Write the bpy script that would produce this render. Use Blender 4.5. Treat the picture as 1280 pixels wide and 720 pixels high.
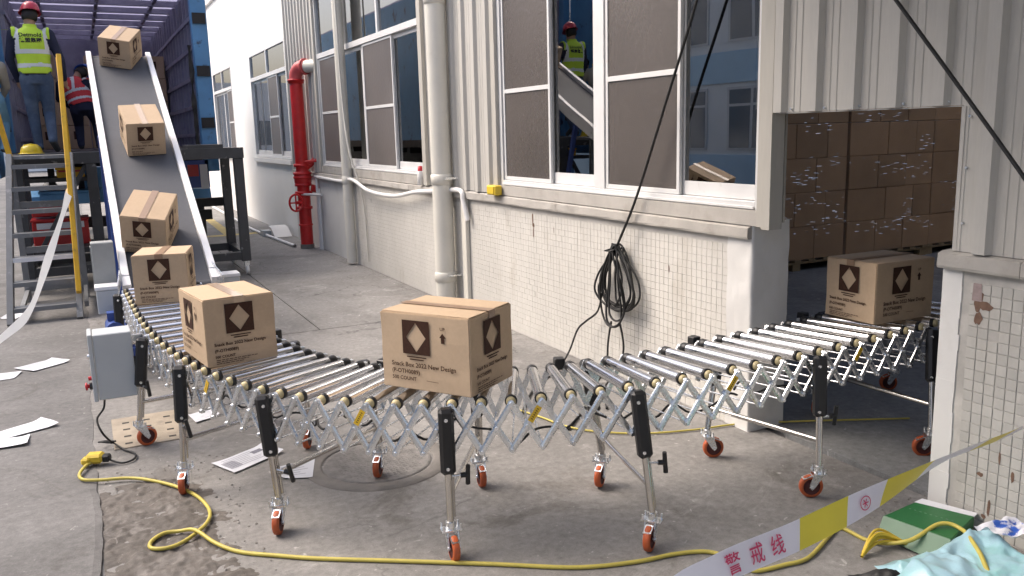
import bpy, bmesh, math, random
from mathutils import Vector, Matrix, Quaternion
from mathutils.bvhtree import BVHTree
from mathutils import noise as mnoise

random.seed(7)
PI = math.pi
for o in list(bpy.data.objects):
    bpy.data.objects.remove(o)
scene = bpy.context.scene
COL = scene.collection

# ------------------------------------------------------------------ camera
YAW, PITCH, ROLL, CAM_H, FPX = math.radians(26.6), math.radians(10.55), math.atan(150 / 5640), 1.75, 1055.0
Fv = Vector((math.sin(YAW) * math.cos(PITCH), math.cos(YAW) * math.cos(PITCH), -math.sin(PITCH)))
R0 = Vector((math.cos(YAW), -math.sin(YAW), 0)); U0 = R0.cross(Fv)
Rv = R0 * math.cos(ROLL) - U0 * math.sin(ROLL); Uv = R0 * math.sin(ROLL) + U0 * math.cos(ROLL)
cam_data = bpy.data.cameras.new('camera'); cam = bpy.data.objects.new('camera', cam_data); COL.objects.link(cam)
cam.matrix_world = Matrix(((Rv.x, Uv.x, -Fv.x, 0), (Rv.y, Uv.y, -Fv.y, 0), (Rv.z, Uv.z, -Fv.z, CAM_H), (0, 0, 0, 1)))
cam_data.sensor_width = 36.0; cam_data.lens = 36.0 * FPX / 1280.0; cam_data.clip_start = 0.05; cam_data.clip_end = 2000
scene.camera = cam

# ------------------------------------------------------------------ light
SUN_AZ, SUN_EL = math.radians(-52), math.radians(50)      # azimuth from +Y, negative = towards -X
world = bpy.data.worlds.new('World'); scene.world = world; world.use_nodes = True
wn = world.node_tree.nodes; wl = world.node_tree.links; wn.clear()
wo = wn.new('ShaderNodeOutputWorld'); wb = wn.new('ShaderNodeBackground'); ws = wn.new('ShaderNodeTexSky')
ws.sky_type = 'NISHITA'; ws.sun_disc = False; ws.sun_elevation = SUN_EL; ws.sun_rotation = SUN_AZ
ws.air_density = 0.8; ws.dust_density = 6.0; ws.ozone_density = 0.6
wb.inputs['Strength'].default_value = 0.15
wl.new(ws.outputs[0], wb.inputs['Color']); wl.new(wb.outputs[0], wo.inputs['Surface'])
sun_d = bpy.data.lights.new('sun', 'SUN'); sun_d.energy = 0.8; sun_d.angle = math.radians(45); sun_d.color = (1.0, 0.975, 0.94)
sun = bpy.data.objects.new('sun', sun_d); COL.objects.link(sun)
sdir = Vector((math.sin(SUN_AZ) * math.cos(SUN_EL), math.cos(SUN_AZ) * math.cos(SUN_EL), math.sin(SUN_EL)))
sun.rotation_euler = sdir.to_track_quat('Z', 'Y').to_euler(); sun.location = (-6, 6, 12)
scene.view_settings.view_transform = 'Standard'; scene.view_settings.look = 'None'
scene.view_settings.exposure = 1.12; scene.view_settings.gamma = 1.0; scene.view_settings.use_curve_mapping = False
scene.render.engine = 'CYCLES'
try:
    scene.cycles.max_bounces = 8; scene.cycles.diffuse_bounces = 4; scene.cycles.glossy_bounces = 4; scene.cycles.transparent_max_bounces = 12
except Exception:
    pass

# ------------------------------------------------------------------ materials
MATS = {}
def srgb(r, g, b):
    f = lambda c: (c / 255 / 12.92) if c / 255 <= 0.04045 else ((c / 255 + 0.055) / 1.055) ** 2.4
    return (f(r), f(g), f(b))
def mat(name, col, rough=0.6, metal=0.0, var=0.0, vscale=8.0, bump=0.0, bscale=60.0, stretch=None, col2=None, c2scale=2.0, c2amt=(0.5, 0.7), spec=0.5, rvar=0.0, coat=0.0, detail=6.0, trans=0.0, alpha=None, var2=None):
    """Principled material with object-space noise: small value variation, a second colour in patches, fine bump."""
    if name in MATS: return MATS[name]
    m = bpy.data.materials.new(name); m.use_nodes = True
    N = m.node_tree.nodes; L = m.node_tree.links
    P = N['Principled BSDF']
    P.inputs['Base Color'].default_value = (*col, 1); P.inputs['Roughness'].default_value = rough; P.inputs['Metallic'].default_value = metal
    P.inputs['Specular IOR Level'].default_value = spec
    if coat: P.inputs['Coat Weight'].default_value = coat
    if trans: P.inputs['Transmission Weight'].default_value = trans
    if alpha is not None: P.inputs['Alpha'].default_value = alpha
    g = N.new('ShaderNodeNewGeometry'); mp = N.new('ShaderNodeMapping'); L.new(g.outputs['Position'], mp.inputs['Vector'])
    if stretch: mp.inputs['Scale'].default_value = stretch
    out = None
    def noise(scale, det=detail):
        n = N.new('ShaderNodeTexNoise'); n.inputs['Scale'].default_value = scale; n.inputs['Detail'].default_value = det; n.inputs['Roughness'].default_value = 0.62
        L.new(mp.outputs[0], n.inputs['Vector']); return n
    if col2 is not None:
        n = noise(c2scale); r = N.new('ShaderNodeMapRange'); r.inputs['From Min'].default_value = c2amt[0]; r.inputs['From Max'].default_value = c2amt[1]
        L.new(n.outputs['Fac'], r.inputs['Value'])
        mx = N.new('ShaderNodeMix'); mx.data_type = 'RGBA'; mx.inputs['A'].default_value = (*col, 1); mx.inputs['B'].default_value = (*col2, 1)
        L.new(r.outputs[0], mx.inputs['Factor']); out = mx.outputs['Result']
    def vary(out, amt, sc):
        n = noise(sc); r = N.new('ShaderNodeMapRange'); r.inputs['From Min'].default_value = 0.25; r.inputs['From Max'].default_value = 0.75
        r.inputs['To Min'].default_value = 1 - amt; r.inputs['To Max'].default_value = 1 + amt
        L.new(n.outputs['Fac'], r.inputs['Value'])
        h = N.new('ShaderNodeHueSaturation')
        if out is None: h.inputs['Color'].default_value = (*col, 1)
        else: L.new(out, h.inputs['Color'])
        L.new(r.outputs[0], h.inputs['Value']); return h.outputs[0]
    if var: out = vary(out, var, vscale)
    if var2: out = vary(out, var2[0], var2[1])
    if out is not None: L.new(out, P.inputs['Base Color'])
    if rvar:
        n = noise(vscale * 1.7); r = N.new('ShaderNodeMapRange'); r.inputs['To Min'].default_value = max(0.02, rough - rvar); r.inputs['To Max'].default_value = min(1, rough + rvar)
        r.inputs['From Min'].default_value = 0.3; r.inputs['From Max'].default_value = 0.7
        L.new(n.outputs['Fac'], r.inputs['Value']); L.new(r.outputs[0], P.inputs['Roughness'])
    if bump:
        n = noise(bscale, 8); b = N.new('ShaderNodeBump'); b.inputs['Strength'].default_value = bump; b.inputs['Distance'].default_value = 0.01
        L.new(n.outputs['Fac'], b.inputs['Height']); L.new(b.outputs[0], P.inputs['Normal'])
    MATS[name] = m
    return m

def concrete_mat(name, base, dark, light, crack=True, wet=0.0):
    m = bpy.data.materials.new(name); m.use_nodes = True; N = m.node_tree.nodes; L = m.node_tree.links; P = N['Principled BSDF']
    g = N.new('ShaderNodeNewGeometry')
    def noise(sc, det=8, rough=0.65, dist=0.0, src=None):
        n = N.new('ShaderNodeTexNoise'); n.inputs['Scale'].default_value = sc; n.inputs['Detail'].default_value = det; n.inputs['Roughness'].default_value = rough; n.inputs['Distortion'].default_value = dist
        L.new(src or g.outputs['Position'], n.inputs['Vector']); return n
    def rng(o, a, b, c=0.0, d=1.0):
        r = N.new('ShaderNodeMapRange'); r.inputs['From Min'].default_value = a; r.inputs['From Max'].default_value = b; r.inputs['To Min'].default_value = c; r.inputs['To Max'].default_value = d
        L.new(o, r.inputs['Value']); return r.outputs[0]
    def mix(fac, A, B):
        x = N.new('ShaderNodeMix'); x.data_type = 'RGBA'; L.new(fac, x.inputs['Factor'])
        for k, v in (('A', A), ('B', B)):
            if isinstance(v, tuple): x.inputs[k].default_value = (*v, 1)
            else: L.new(v, x.inputs[k])
        return x.outputs['Result']
    n1 = noise(0.55, 9, 0.62, 0.6); n2 = noise(2.3, 9, 0.7, 0.8); n3 = noise(26, 6, 0.7); n4 = noise(0.9, 10, 0.75, 1.5); n5 = noise(170, 3, 0.6)
    c = mix(rng(n1.outputs['Fac'], 0.42, 0.68), base, dark)
    c = mix(rng(n2.outputs['Fac'], 0.55, 0.78, 0, 0.65), c, light)
    c = mix(rng(n4.outputs['Fac'], 0.56, 0.64, 0, 0.7), c, tuple(x * y for x, y in zip(dark, (0.95, 0.9, 0.84))))
    n6 = noise(0.8, 6, 0.7, 3.0); c = mix(rng(n6.outputs['Fac'], 0.60, 0.67, 0, 0.5), c, light)
    h = N.new('ShaderNodeHueSaturation'); L.new(c, h.inputs['Color']); L.new(rng(n3.outputs['Fac'], 0.25, 0.75, 0.70, 1.30), h.inputs['Value']); c = h.outputs[0]
    h2 = N.new('ShaderNodeHueSaturation'); L.new(c, h2.inputs['Color']); L.new(rng(n5.outputs['Fac'], 0.3, 0.7, 0.86, 1.14), h2.inputs['Value']); c = h2.outputs[0]
    # pale scuffs and chips
    nb = noise(9, 4, 0.55, 2.5); sc = rng(nb.outputs['Fac'], 0.66, 0.74, 0, 0.6); c = mix(sc, c, tuple(min(1, x * 1.7) for x in light))
    if crack:
        nd = noise(1.4, 5, 0.6); vm = N.new('ShaderNodeVectorMath'); vm.operation = 'MULTIPLY_ADD'
        L.new(nd.outputs['Color'], vm.inputs[0]); vm.inputs[1].default_value = (0.9, 0.9, 0.0); L.new(g.outputs['Position'], vm.inputs[2])
        v = N.new('ShaderNodeTexVoronoi'); v.feature = 'DISTANCE_TO_EDGE'; v.inputs['Scale'].default_value = 0.62; L.new(vm.outputs[0], v.inputs['Vector'])
        msk = noise(0.45, 3); mm = N.new('ShaderNodeMath'); mm.operation = 'MULTIPLY'
        L.new(rng(v.outputs['Distance'], 0.0, 0.006, 0.8, 0.0), mm.inputs[0]); L.new(rng(msk.outputs['Fac'], 0.44, 0.56), mm.inputs[1])
        c = mix(mm.outputs[0], c, tuple(x * 0.35 for x in dark))
    L.new(c, P.inputs['Base Color'])
    L.new(rng(n2.outputs['Fac'], 0.3, 0.7, 0.88 - wet, 0.66 - wet), P.inputs['Roughness'])
    b = N.new('ShaderNodeBump'); b.inputs['Strength'].default_value = 0.35; b.inputs['Distance'].default_value = 0.006
    ad = N.new('ShaderNodeMath'); ad.operation = 'MULTIPLY_ADD'; L.new(n5.outputs['Fac'], ad.inputs[0]); ad.inputs[1].default_value = 0.35; L.new(n3.outputs['Fac'], ad.inputs[2])
    L.new(ad.outputs[0], b.inputs['Height']); L.new(b.outputs[0], P.inputs['Normal'])
    MATS[name] = m; return m

def glass_mat(name, tint=(0.75, 0.8, 0.85), ior=2.9, rough=0.0):
    m = bpy.data.materials.new(name); m.use_nodes = True; N = m.node_tree.nodes; L = m.node_tree.links; N.remove(N['Principled BSDF'])
    o = N['Material Output']; t = N.new('ShaderNodeBsdfTransparent'); t.inputs[0].default_value = (*tint, 1)
    gl = N.new('ShaderNodeBsdfGlossy'); gl.inputs['Roughness'].default_value = rough; gl.inputs['Color'].default_value = (1, 1, 1, 1)
    fr = N.new('ShaderNodeFresnel'); fr.inputs['IOR'].default_value = ior
    g = N.new('ShaderNodeNewGeometry'); n = N.new('ShaderNodeTexNoise'); n.inputs['Scale'].default_value = 1.3; n.inputs['Detail'].default_value = 1
    b = N.new('ShaderNodeBump'); b.inputs['Strength'].default_value = 0.02; b.inputs['Distance'].default_value = 0.05
    L.new(g.outputs['Position'], n.inputs['Vector']); L.new(n.outputs['Fac'], b.inputs['Height']); L.new(b.outputs[0], gl.inputs['Normal'])
    mx = N.new('ShaderNodeMixShader'); L.new(fr.outputs[0], mx.inputs[0]); L.new(t.outputs[0], mx.inputs[1]); L.new(gl.outputs[0], mx.inputs[2]); L.new(mx.outputs[0], o.inputs['Surface'])
    MATS[name] = m; return m

def film_mat(name):
    m = bpy.data.materials.new(name); m.use_nodes = True; N = m.node_tree.nodes; L = m.node_tree.links; N.remove(N['Principled BSDF'])
    o = N['Material Output']; t = N.new('ShaderNodeBsdfTransparent'); gl = N.new('ShaderNodeBsdfGlossy'); gl.inputs['Roughness'].default_value = 0.09
    g = N.new('ShaderNodeNewGeometry'); mp = N.new('ShaderNodeMapping'); mp.inputs['Scale'].default_value = (2.2, 2.2, 9); L.new(g.outputs['Position'], mp.inputs['Vector'])
    n = N.new('ShaderNodeTexNoise'); n.inputs['Scale'].default_value = 4; n.inputs['Detail'].default_value = 7; n.inputs['Distortion'].default_value = 1.2; L.new(mp.outputs[0], n.inputs['Vector'])
    b = N.new('ShaderNodeBump'); b.inputs['Strength'].default_value = 1.0; b.inputs['Distance'].default_value = 0.16; L.new(n.outputs['Fac'], b.inputs['Height']); L.new(b.outputs[0], gl.inputs['Normal'])
    mx = N.new('ShaderNodeMixShader'); mx.inputs[0].default_value = 0.05; L.new(t.outputs[0], mx.inputs[1]); L.new(gl.outputs[0], mx.inputs[2]); L.new(mx.outputs[0], o.inputs['Surface'])
    MATS[name] = m; return m

def tarp_mat(name, col):
    m = bpy.data.materials.new(name); m.use_nodes = True; N = m.node_tree.nodes; L = m.node_tree.links; N.remove(N['Principled BSDF'])
    o = N['Material Output']; t = N.new('ShaderNodeBsdfTranslucent'); t.inputs[0].default_value = (*col, 1); d = N.new('ShaderNodeBsdfDiffuse'); d.inputs[0].default_value = (*col, 1)
    mx = N.new('ShaderNodeMixShader'); mx.inputs[0].default_value = 0.2; L.new(t.outputs[0], mx.inputs[1]); L.new(d.outputs[0], mx.inputs[2]); L.new(mx.outputs[0], o.inputs['Surface'])
    MATS[name] = m; return m

def screen_mat(name, col):
    m = bpy.data.materials.new(name); m.use_nodes = True; N = m.node_tree.nodes; L = m.node_tree.links; P = N['Principled BSDF']
    o = N['Material Output']; P.inputs['Roughness'].default_value = 0.38; P.inputs['Specular IOR Level'].default_value = 0.6
    g2 = N.new('ShaderNodeNewGeometry'); n2 = N.new('ShaderNodeTexNoise'); n2.inputs['Scale'].default_value = 28; n2.inputs['Detail'].default_value = 3; L.new(g2.outputs['Position'], n2.inputs['Vector'])
    b2 = N.new('ShaderNodeBump'); b2.inputs['Strength'].default_value = 0.35; b2.inputs['Distance'].default_value = 0.01; L.new(n2.outputs['Fac'], b2.inputs['Height']); L.new(b2.outputs[0], P.inputs['Normal'])
    g = N.new('ShaderNodeNewGeometry'); n = N.new('ShaderNodeTexNoise'); n.inputs['Scale'].default_value = 1.1; n.inputs['Detail'].default_value = 1; L.new(g.outputs['Position'], n.inputs['Vector'])
    r = N.new('ShaderNodeMapRange'); r.inputs['From Min'].default_value = 0.3; r.inputs['From Max'].default_value = 0.7; r.inputs['To Min'].default_value = 0.88; r.inputs['To Max'].default_value = 1.12; L.new(n.outputs['Fac'], r.inputs['Value'])
    h = N.new('ShaderNodeHueSaturation'); h.inputs['Color'].default_value = (*col, 1); L.new(r.outputs[0], h.inputs['Value']); L.new(h.outputs[0], P.inputs['Base Color'])
    t = N.new('ShaderNodeBsdfTransparent'); mx = N.new('ShaderNodeMixShader'); mx.inputs[0].default_value = 0.62
    L.new(t.outputs[0], mx.inputs[1]); L.new(P.outputs[0], mx.inputs[2]); L.new(mx.outputs[0], o.inputs['Surface'])
    MATS[name] = m; return m

concrete_mat('concrete', (0.238, 0.228, 0.216), (0.132, 0.126, 0.119), (0.36, 0.346, 0.328))
concrete_mat('concrete_slab', (0.168, 0.162, 0.156), (0.10, 0.097, 0.094), (0.235, 0.227, 0.218), crack=False)
concrete_mat('rubble', (0.125, 0.11, 0.096), (0.055, 0.047, 0.04), (0.27, 0.25, 0.23), crack=False)
concrete_mat('indoor_floor', (0.24, 0.245, 0.245), (0.15, 0.152, 0.155), (0.31, 0.31, 0.31), crack=False, wet=0.2)
glass_mat('glass'); film_mat('film'); tarp_mat('tarp', (0.56, 0.56, 0.66)); screen_mat('screen', (0.135, 0.118, 0.108)); screen_mat('screen_far', (0.19, 0.168, 0.158))
mat('sheet_metal', (0.475, 0.458, 0.42), 0.5, var=0.10, vscale=1.2, stretch=(3, 3, 0.35), col2=(0.39, 0.37, 0.33), c2scale=2.6, c2amt=(0.55, 0.85), bump=0.08, bscale=30, var2=(0.05, 40))
mat('trim', (0.44, 0.42, 0.375), 0.5, var=0.12, vscale=3, stretch=(4, 4, 0.6), col2=(0.37, 0.34, 0.29), c2scale=4, c2amt=(0.6, 0.9))
mat('window_white', (0.64, 0.64, 0.635), 0.42, var=0.06, vscale=5, col2=(0.50, 0.48, 0.45), c2scale=14, c2amt=(0.64, 0.78))
mat('tile_paint', (0.57, 0.55, 0.508), 0.55, var=0.10, vscale=1.7, stretch=(1, 1, 0.45), col2=(0.43, 0.395, 0.34), c2scale=3.2, c2amt=(0.58, 0.82), bump=0.25, bscale=45, var2=(0.05, 30))
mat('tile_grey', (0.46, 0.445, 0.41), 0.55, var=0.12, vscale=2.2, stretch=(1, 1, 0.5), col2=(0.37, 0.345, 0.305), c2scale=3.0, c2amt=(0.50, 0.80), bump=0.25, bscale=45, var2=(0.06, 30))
mat('grout', (0.38, 0.363, 0.335), 0.85, var=0.2, vscale=9, col2=(0.60, 0.575, 0.53), c2scale=1.3, c2amt=(0.40, 0.60))
mat('grout_painted', (0.47, 0.447, 0.408), 0.85, var=0.12, vscale=6, col2=(0.55, 0.53, 0.49), c2scale=0.9, c2amt=(0.40, 0.62))
mat('plaster_white', (0.66, 0.65, 0.625), 0.75, var=0.07, vscale=2.0, col2=(0.52, 0.49, 0.44), c2scale=1.6, c2amt=(0.58, 0.85), bump=0.2, bscale=18)
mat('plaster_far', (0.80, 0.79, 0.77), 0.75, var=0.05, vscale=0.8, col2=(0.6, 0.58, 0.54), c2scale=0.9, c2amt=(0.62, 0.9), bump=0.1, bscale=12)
mat('ledge', (0.40, 0.378, 0.345), 0.8, var=0.15, vscale=4, col2=(0.30, 0.275, 0.24), c2scale=5, c2amt=(0.52, 0.74), bump=0.3, bscale=40)
mat('pvc_cream', (0.66, 0.635, 0.565), 0.45, var=0.07, vscale=3, col2=(0.47, 0.44, 0.38), c2scale=5, c2amt=(0.62, 0.85))
mat('pvc_white', (0.74, 0.73, 0.71), 0.45, var=0.05, vscale=5)
mat('red_paint', (0.60, 0.022, 0.022), 0.38, var=0.18, vscale=7, col2=(0.30, 0.02, 0.02), c2scale=9, c2amt=(0.6, 0.8))
mat('zinc', (0.80, 0.82, 0.84), 0.29, metal=1.0, var=0.10, vscale=30, rvar=0.10, bump=0.03, bscale=200)
mat('roller_steel', (0.72, 0.72, 0.73), 0.17, metal=1.0, var=0.06, vscale=20, rvar=0.07)
mat('stainless', (0.62, 0.60, 0.57), 0.2, metal=1.0, var=0.08, vscale=18, rvar=0.07)
mat('black_plastic', (0.014, 0.014, 0.015), 0.42, var=0.2, vscale=30, bump=0.05, bscale=150)
mat('rubber_black', (0.012, 0.012, 0.012), 0.6, var=0.2, vscale=20)
mat('bearing', (0.56, 0.47, 0.26), 0.4, var=0.12, vscale=60)
mat('orange_tread', (0.46, 0.095, 0.028), 0.5, var=0.16, vscale=35, col2=(0.26, 0.09, 0.05), c2scale=22, c2amt=(0.55, 0.8))
mat('maroon_hub', (0.07, 0.012, 0.010), 0.5)
mat('cardboard', (0.50, 0.372, 0.25), 0.8, var=0.06, vscale=5, bump=0.05, bscale=70, var2=(0.05, 60), spec=0.25, col2=(0.45, 0.327, 0.215), c2scale=5, c2amt=(0.55, 0.8))
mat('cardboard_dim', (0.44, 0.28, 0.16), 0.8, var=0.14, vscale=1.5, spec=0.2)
mat('print_ink', (0.052, 0.024, 0.015), 0.75, var=0.25, vscale=90, spec=0.2)
mat('clear_tape', (0.50, 0.37, 0.25), 0.22, var=0.08, vscale=30, coat=0.4)
mat('brown_tape', (0.30, 0.19, 0.115), 0.3, var=0.08, vscale=30, coat=0.2)
mat('box_grey', (0.50, 0.525, 0.535), 0.42, var=0.05, vscale=6)
mat('box_grey_dark', (0.34, 0.35, 0.345), 0.5, var=0.08, vscale=8)
mat('red_plastic', (0.50, 0.02, 0.03), 0.4)
mat('yellow_cord', (0.52, 0.43, 0.085), 0.5, var=0.12, vscale=14)
mat('yellow_plastic', (0.66, 0.47, 0.04), 0.45, var=0.06, vscale=20)
mat('yellow_paint', (0.66, 0.38, 0.015), 0.5, var=0.10, vscale=6, col2=(0.40, 0.24, 0.03), c2scale=11, c2amt=(0.6, 0.75))
mat('yellow_line', (0.55, 0.42, 0.14), 0.8, var=0.2, vscale=4, col2=(0.3, 0.27, 0.2), c2scale=5, c2amt=(0.5, 0.7))
mat('sticker_yellow', (0.74, 0.47, 0.03), 0.4)
mat('paper', (0.66, 0.67, 0.71), 0.8, var=0.05, vscale=9)
mat('ink_grey', (0.20, 0.20, 0.24), 0.8)
mat('white_rail', (0.80, 0.80, 0.81), 0.4, var=0.05, vscale=5, col2=(0.5, 0.5, 0.52), c2scale=8, c2amt=(0.66, 0.8))
mat('belt', (0.066, 0.069, 0.08), 0.7, var=0.10, vscale=3, var2=(0.06, 50))
mat('blue_paint', (0.035, 0.075, 0.28), 0.4, var=0.12, vscale=8)
mat('truck_blue', (0.10, 0.27, 0.50), 0.42, var=0.15, vscale=3, col2=(0.035, 0.03, 0.04), c2scale=4.5, c2amt=(0.60, 0.70))
mat('truck_inner', (0.27, 0.265, 0.345), 0.5, var=0.2, vscale=2, col2=(0.17, 0.16, 0.24), c2scale=3, c2amt=(0.5, 0.75))
mat('truck_floor', (0.10, 0.085, 0.075), 0.8, var=0.2, vscale=4)
mat('dark_steel', (0.055, 0.057, 0.062), 0.5, var=0.2, vscale=5, col2=(0.26, 0.26, 0.26), c2scale=9, c2amt=(0.62, 0.70))
mat('chassis', (0.022, 0.020, 0.020), 0.65, var=0.3, vscale=5)
mat('step_grey', (0.20, 0.205, 0.21), 0.5, var=0.15, vscale=5, col2=(0.34, 0.34, 0.34), c2scale=9, c2amt=(0.6, 0.72))
mat('hivis', (0.50, 0.72, 0.045), 0.7, var=0.08, vscale=10, bump=0.5, bscale=14)
mat('hivis_red', (0.62, 0.045, 0.05), 0.7, var=0.08, vscale=10, bump=0.5, bscale=14)
mat('reflective', (0.62, 0.64, 0.64), 0.4, var=0.05, vscale=20)
mat('navy_cloth', (0.020, 0.024, 0.055), 0.9, var=0.2, vscale=10, bump=0.6, bscale=16)
mat('jeans', (0.055, 0.085, 0.145), 0.9, var=0.25, vscale=6, bump=0.7, bscale=13, col2=(0.10, 0.14, 0.21), c2scale=5, c2amt=(0.5, 0.72))
mat('light_jeans', (0.14, 0.29, 0.42), 0.9, var=0.15, vscale=6, bump=0.6, bscale=13)
mat('beige_cloth', (0.55, 0.50, 0.41), 0.9, var=0.1, vscale=8, bump=0.6, bscale=14)
mat('shoe', (0.05, 0.055, 0.06), 0.7, var=0.2, vscale=20)
mat('skin', (0.42, 0.25, 0.17), 0.55, var=0.05, vscale=12)
mat('hair', (0.015, 0.013, 0.012), 0.6)
mat('helmet_red', (0.50, 0.035, 0.06), 0.3, coat=0.3)
mat('helmet_blue', (0.05, 0.15, 0.60), 0.3, coat=0.3)
mat('helmet_yellow', (0.75, 0.55, 0.02), 0.3, coat=0.3)
mat('tape_white', (0.82, 0.80, 0.84), 0.4, var=0.04, vscale=12)
mat('tape_yellow', (0.76, 0.65, 0.06), 0.4, var=0.04, vscale=12)
mat('tape_pink', (0.62, 0.055, 0.15), 0.5)
mat('tape_plain', (0.80, 0.79, 0.74), 0.5, var=0.05, vscale=5)
mat('bag_blue', (0.36, 0.56, 0.64), 0.28, var=0.12, vscale=6, col2=(0.26, 0.53, 0.52), c2scale=5, c2amt=(0.5, 0.7), bump=0.3, bscale=22)
mat('green_card', (0.018, 0.125, 0.035), 0.45, var=0.08, vscale=10)
mat('green_card_pale', (0.10, 0.19, 0.12), 0.5, var=0.1, vscale=10)
mat('wrapper', (0.72, 0.72, 0.76), 0.35, col2=(0.04, 0.12, 0.50), c2scale=9, c2amt=(0.56, 0.6), bump=0.4, bscale=30)
mat('wrapper_red', (0.45, 0.05, 0.05), 0.4)
mat('cast_iron', (0.215, 0.203, 0.19), 0.85, metal=0.0, var=0.3, vscale=20, bump=0.5, bscale=60)
mat('ring_stone', (0.20, 0.185, 0.168), 0.85, var=0.2, vscale=10, bump=0.4, bscale=40)
mat('plate_tan', (0.33, 0.28, 0.215), 0.75, var=0.2, vscale=7, bump=0.3, bscale=50, col2=(0.20, 0.17, 0.14), c2scale=6, c2amt=(0.55, 0.75))
mat('hole_dark', (0.03, 0.027, 0.025), 0.9)
mat('film_glint', (0.92, 0.86, 0.76), 0.22, metal=1.0)
mat('pallet_wood', (0.33, 0.24, 0.13), 0.8, var=0.2, vscale=6, stretch=(1, 6, 6))
mat('room_wall', (0.40, 0.39, 0.37), 0.85, var=0.1, vscale=1)
mat('curtain', (0.50, 0.51, 0.58), 0.85, var=0.15, vscale=3, stretch=(3, 3, 0.2))
mat('opp_white', (0.82, 0.82, 0.81), 0.75, var=0.08, vscale=0.6)
mat('opp_blue', (0.50, 0.67, 0.80), 0.7, var=0.1, vscale=0.8)
mat('opp_glass', (0.17, 0.20, 0.23), 0.08, spec=0.8)
mat('added_shade_pale', (0.52, 0.51, 0.49), 0.7, var=0.08, vscale=0.8)
mat('rust', (0.16, 0.095, 0.065), 0.9, var=0.3, vscale=40)
mat('pink_paint', (0.30, 0.235, 0.225), 0.8, var=0.2, vscale=40)
mat('tail_red', (0.42, 0.02, 0.02), 0.3)

def per_object(name, amt):
    m = MATS[name]; N = m.node_tree.nodes; L = m.node_tree.links; P = N['Principled BSDF']; src = P.inputs['Base Color'].links[0].from_socket
    oi = N.new('ShaderNodeObjectInfo'); r = N.new('ShaderNodeMapRange'); r.inputs['To Min'].default_value = 1 - amt; r.inputs['To Max'].default_value = 1 + amt; L.new(oi.outputs['Random'], r.inputs['Value'])
    h = N.new('ShaderNodeHueSaturation'); L.new(src, h.inputs['Color']); L.new(r.outputs[0], h.inputs['Value']); L.new(h.outputs[0], P.inputs['Base Color'])
for nm_, a_ in (('cardboard', 0.07), ('cardboard_dim', 0.16), ('tile_grey', 0.07), ('zinc', 0.08), ('orange_tread', 0.2), ('roller_steel', 0.06)): per_object(nm_, a_)

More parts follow.
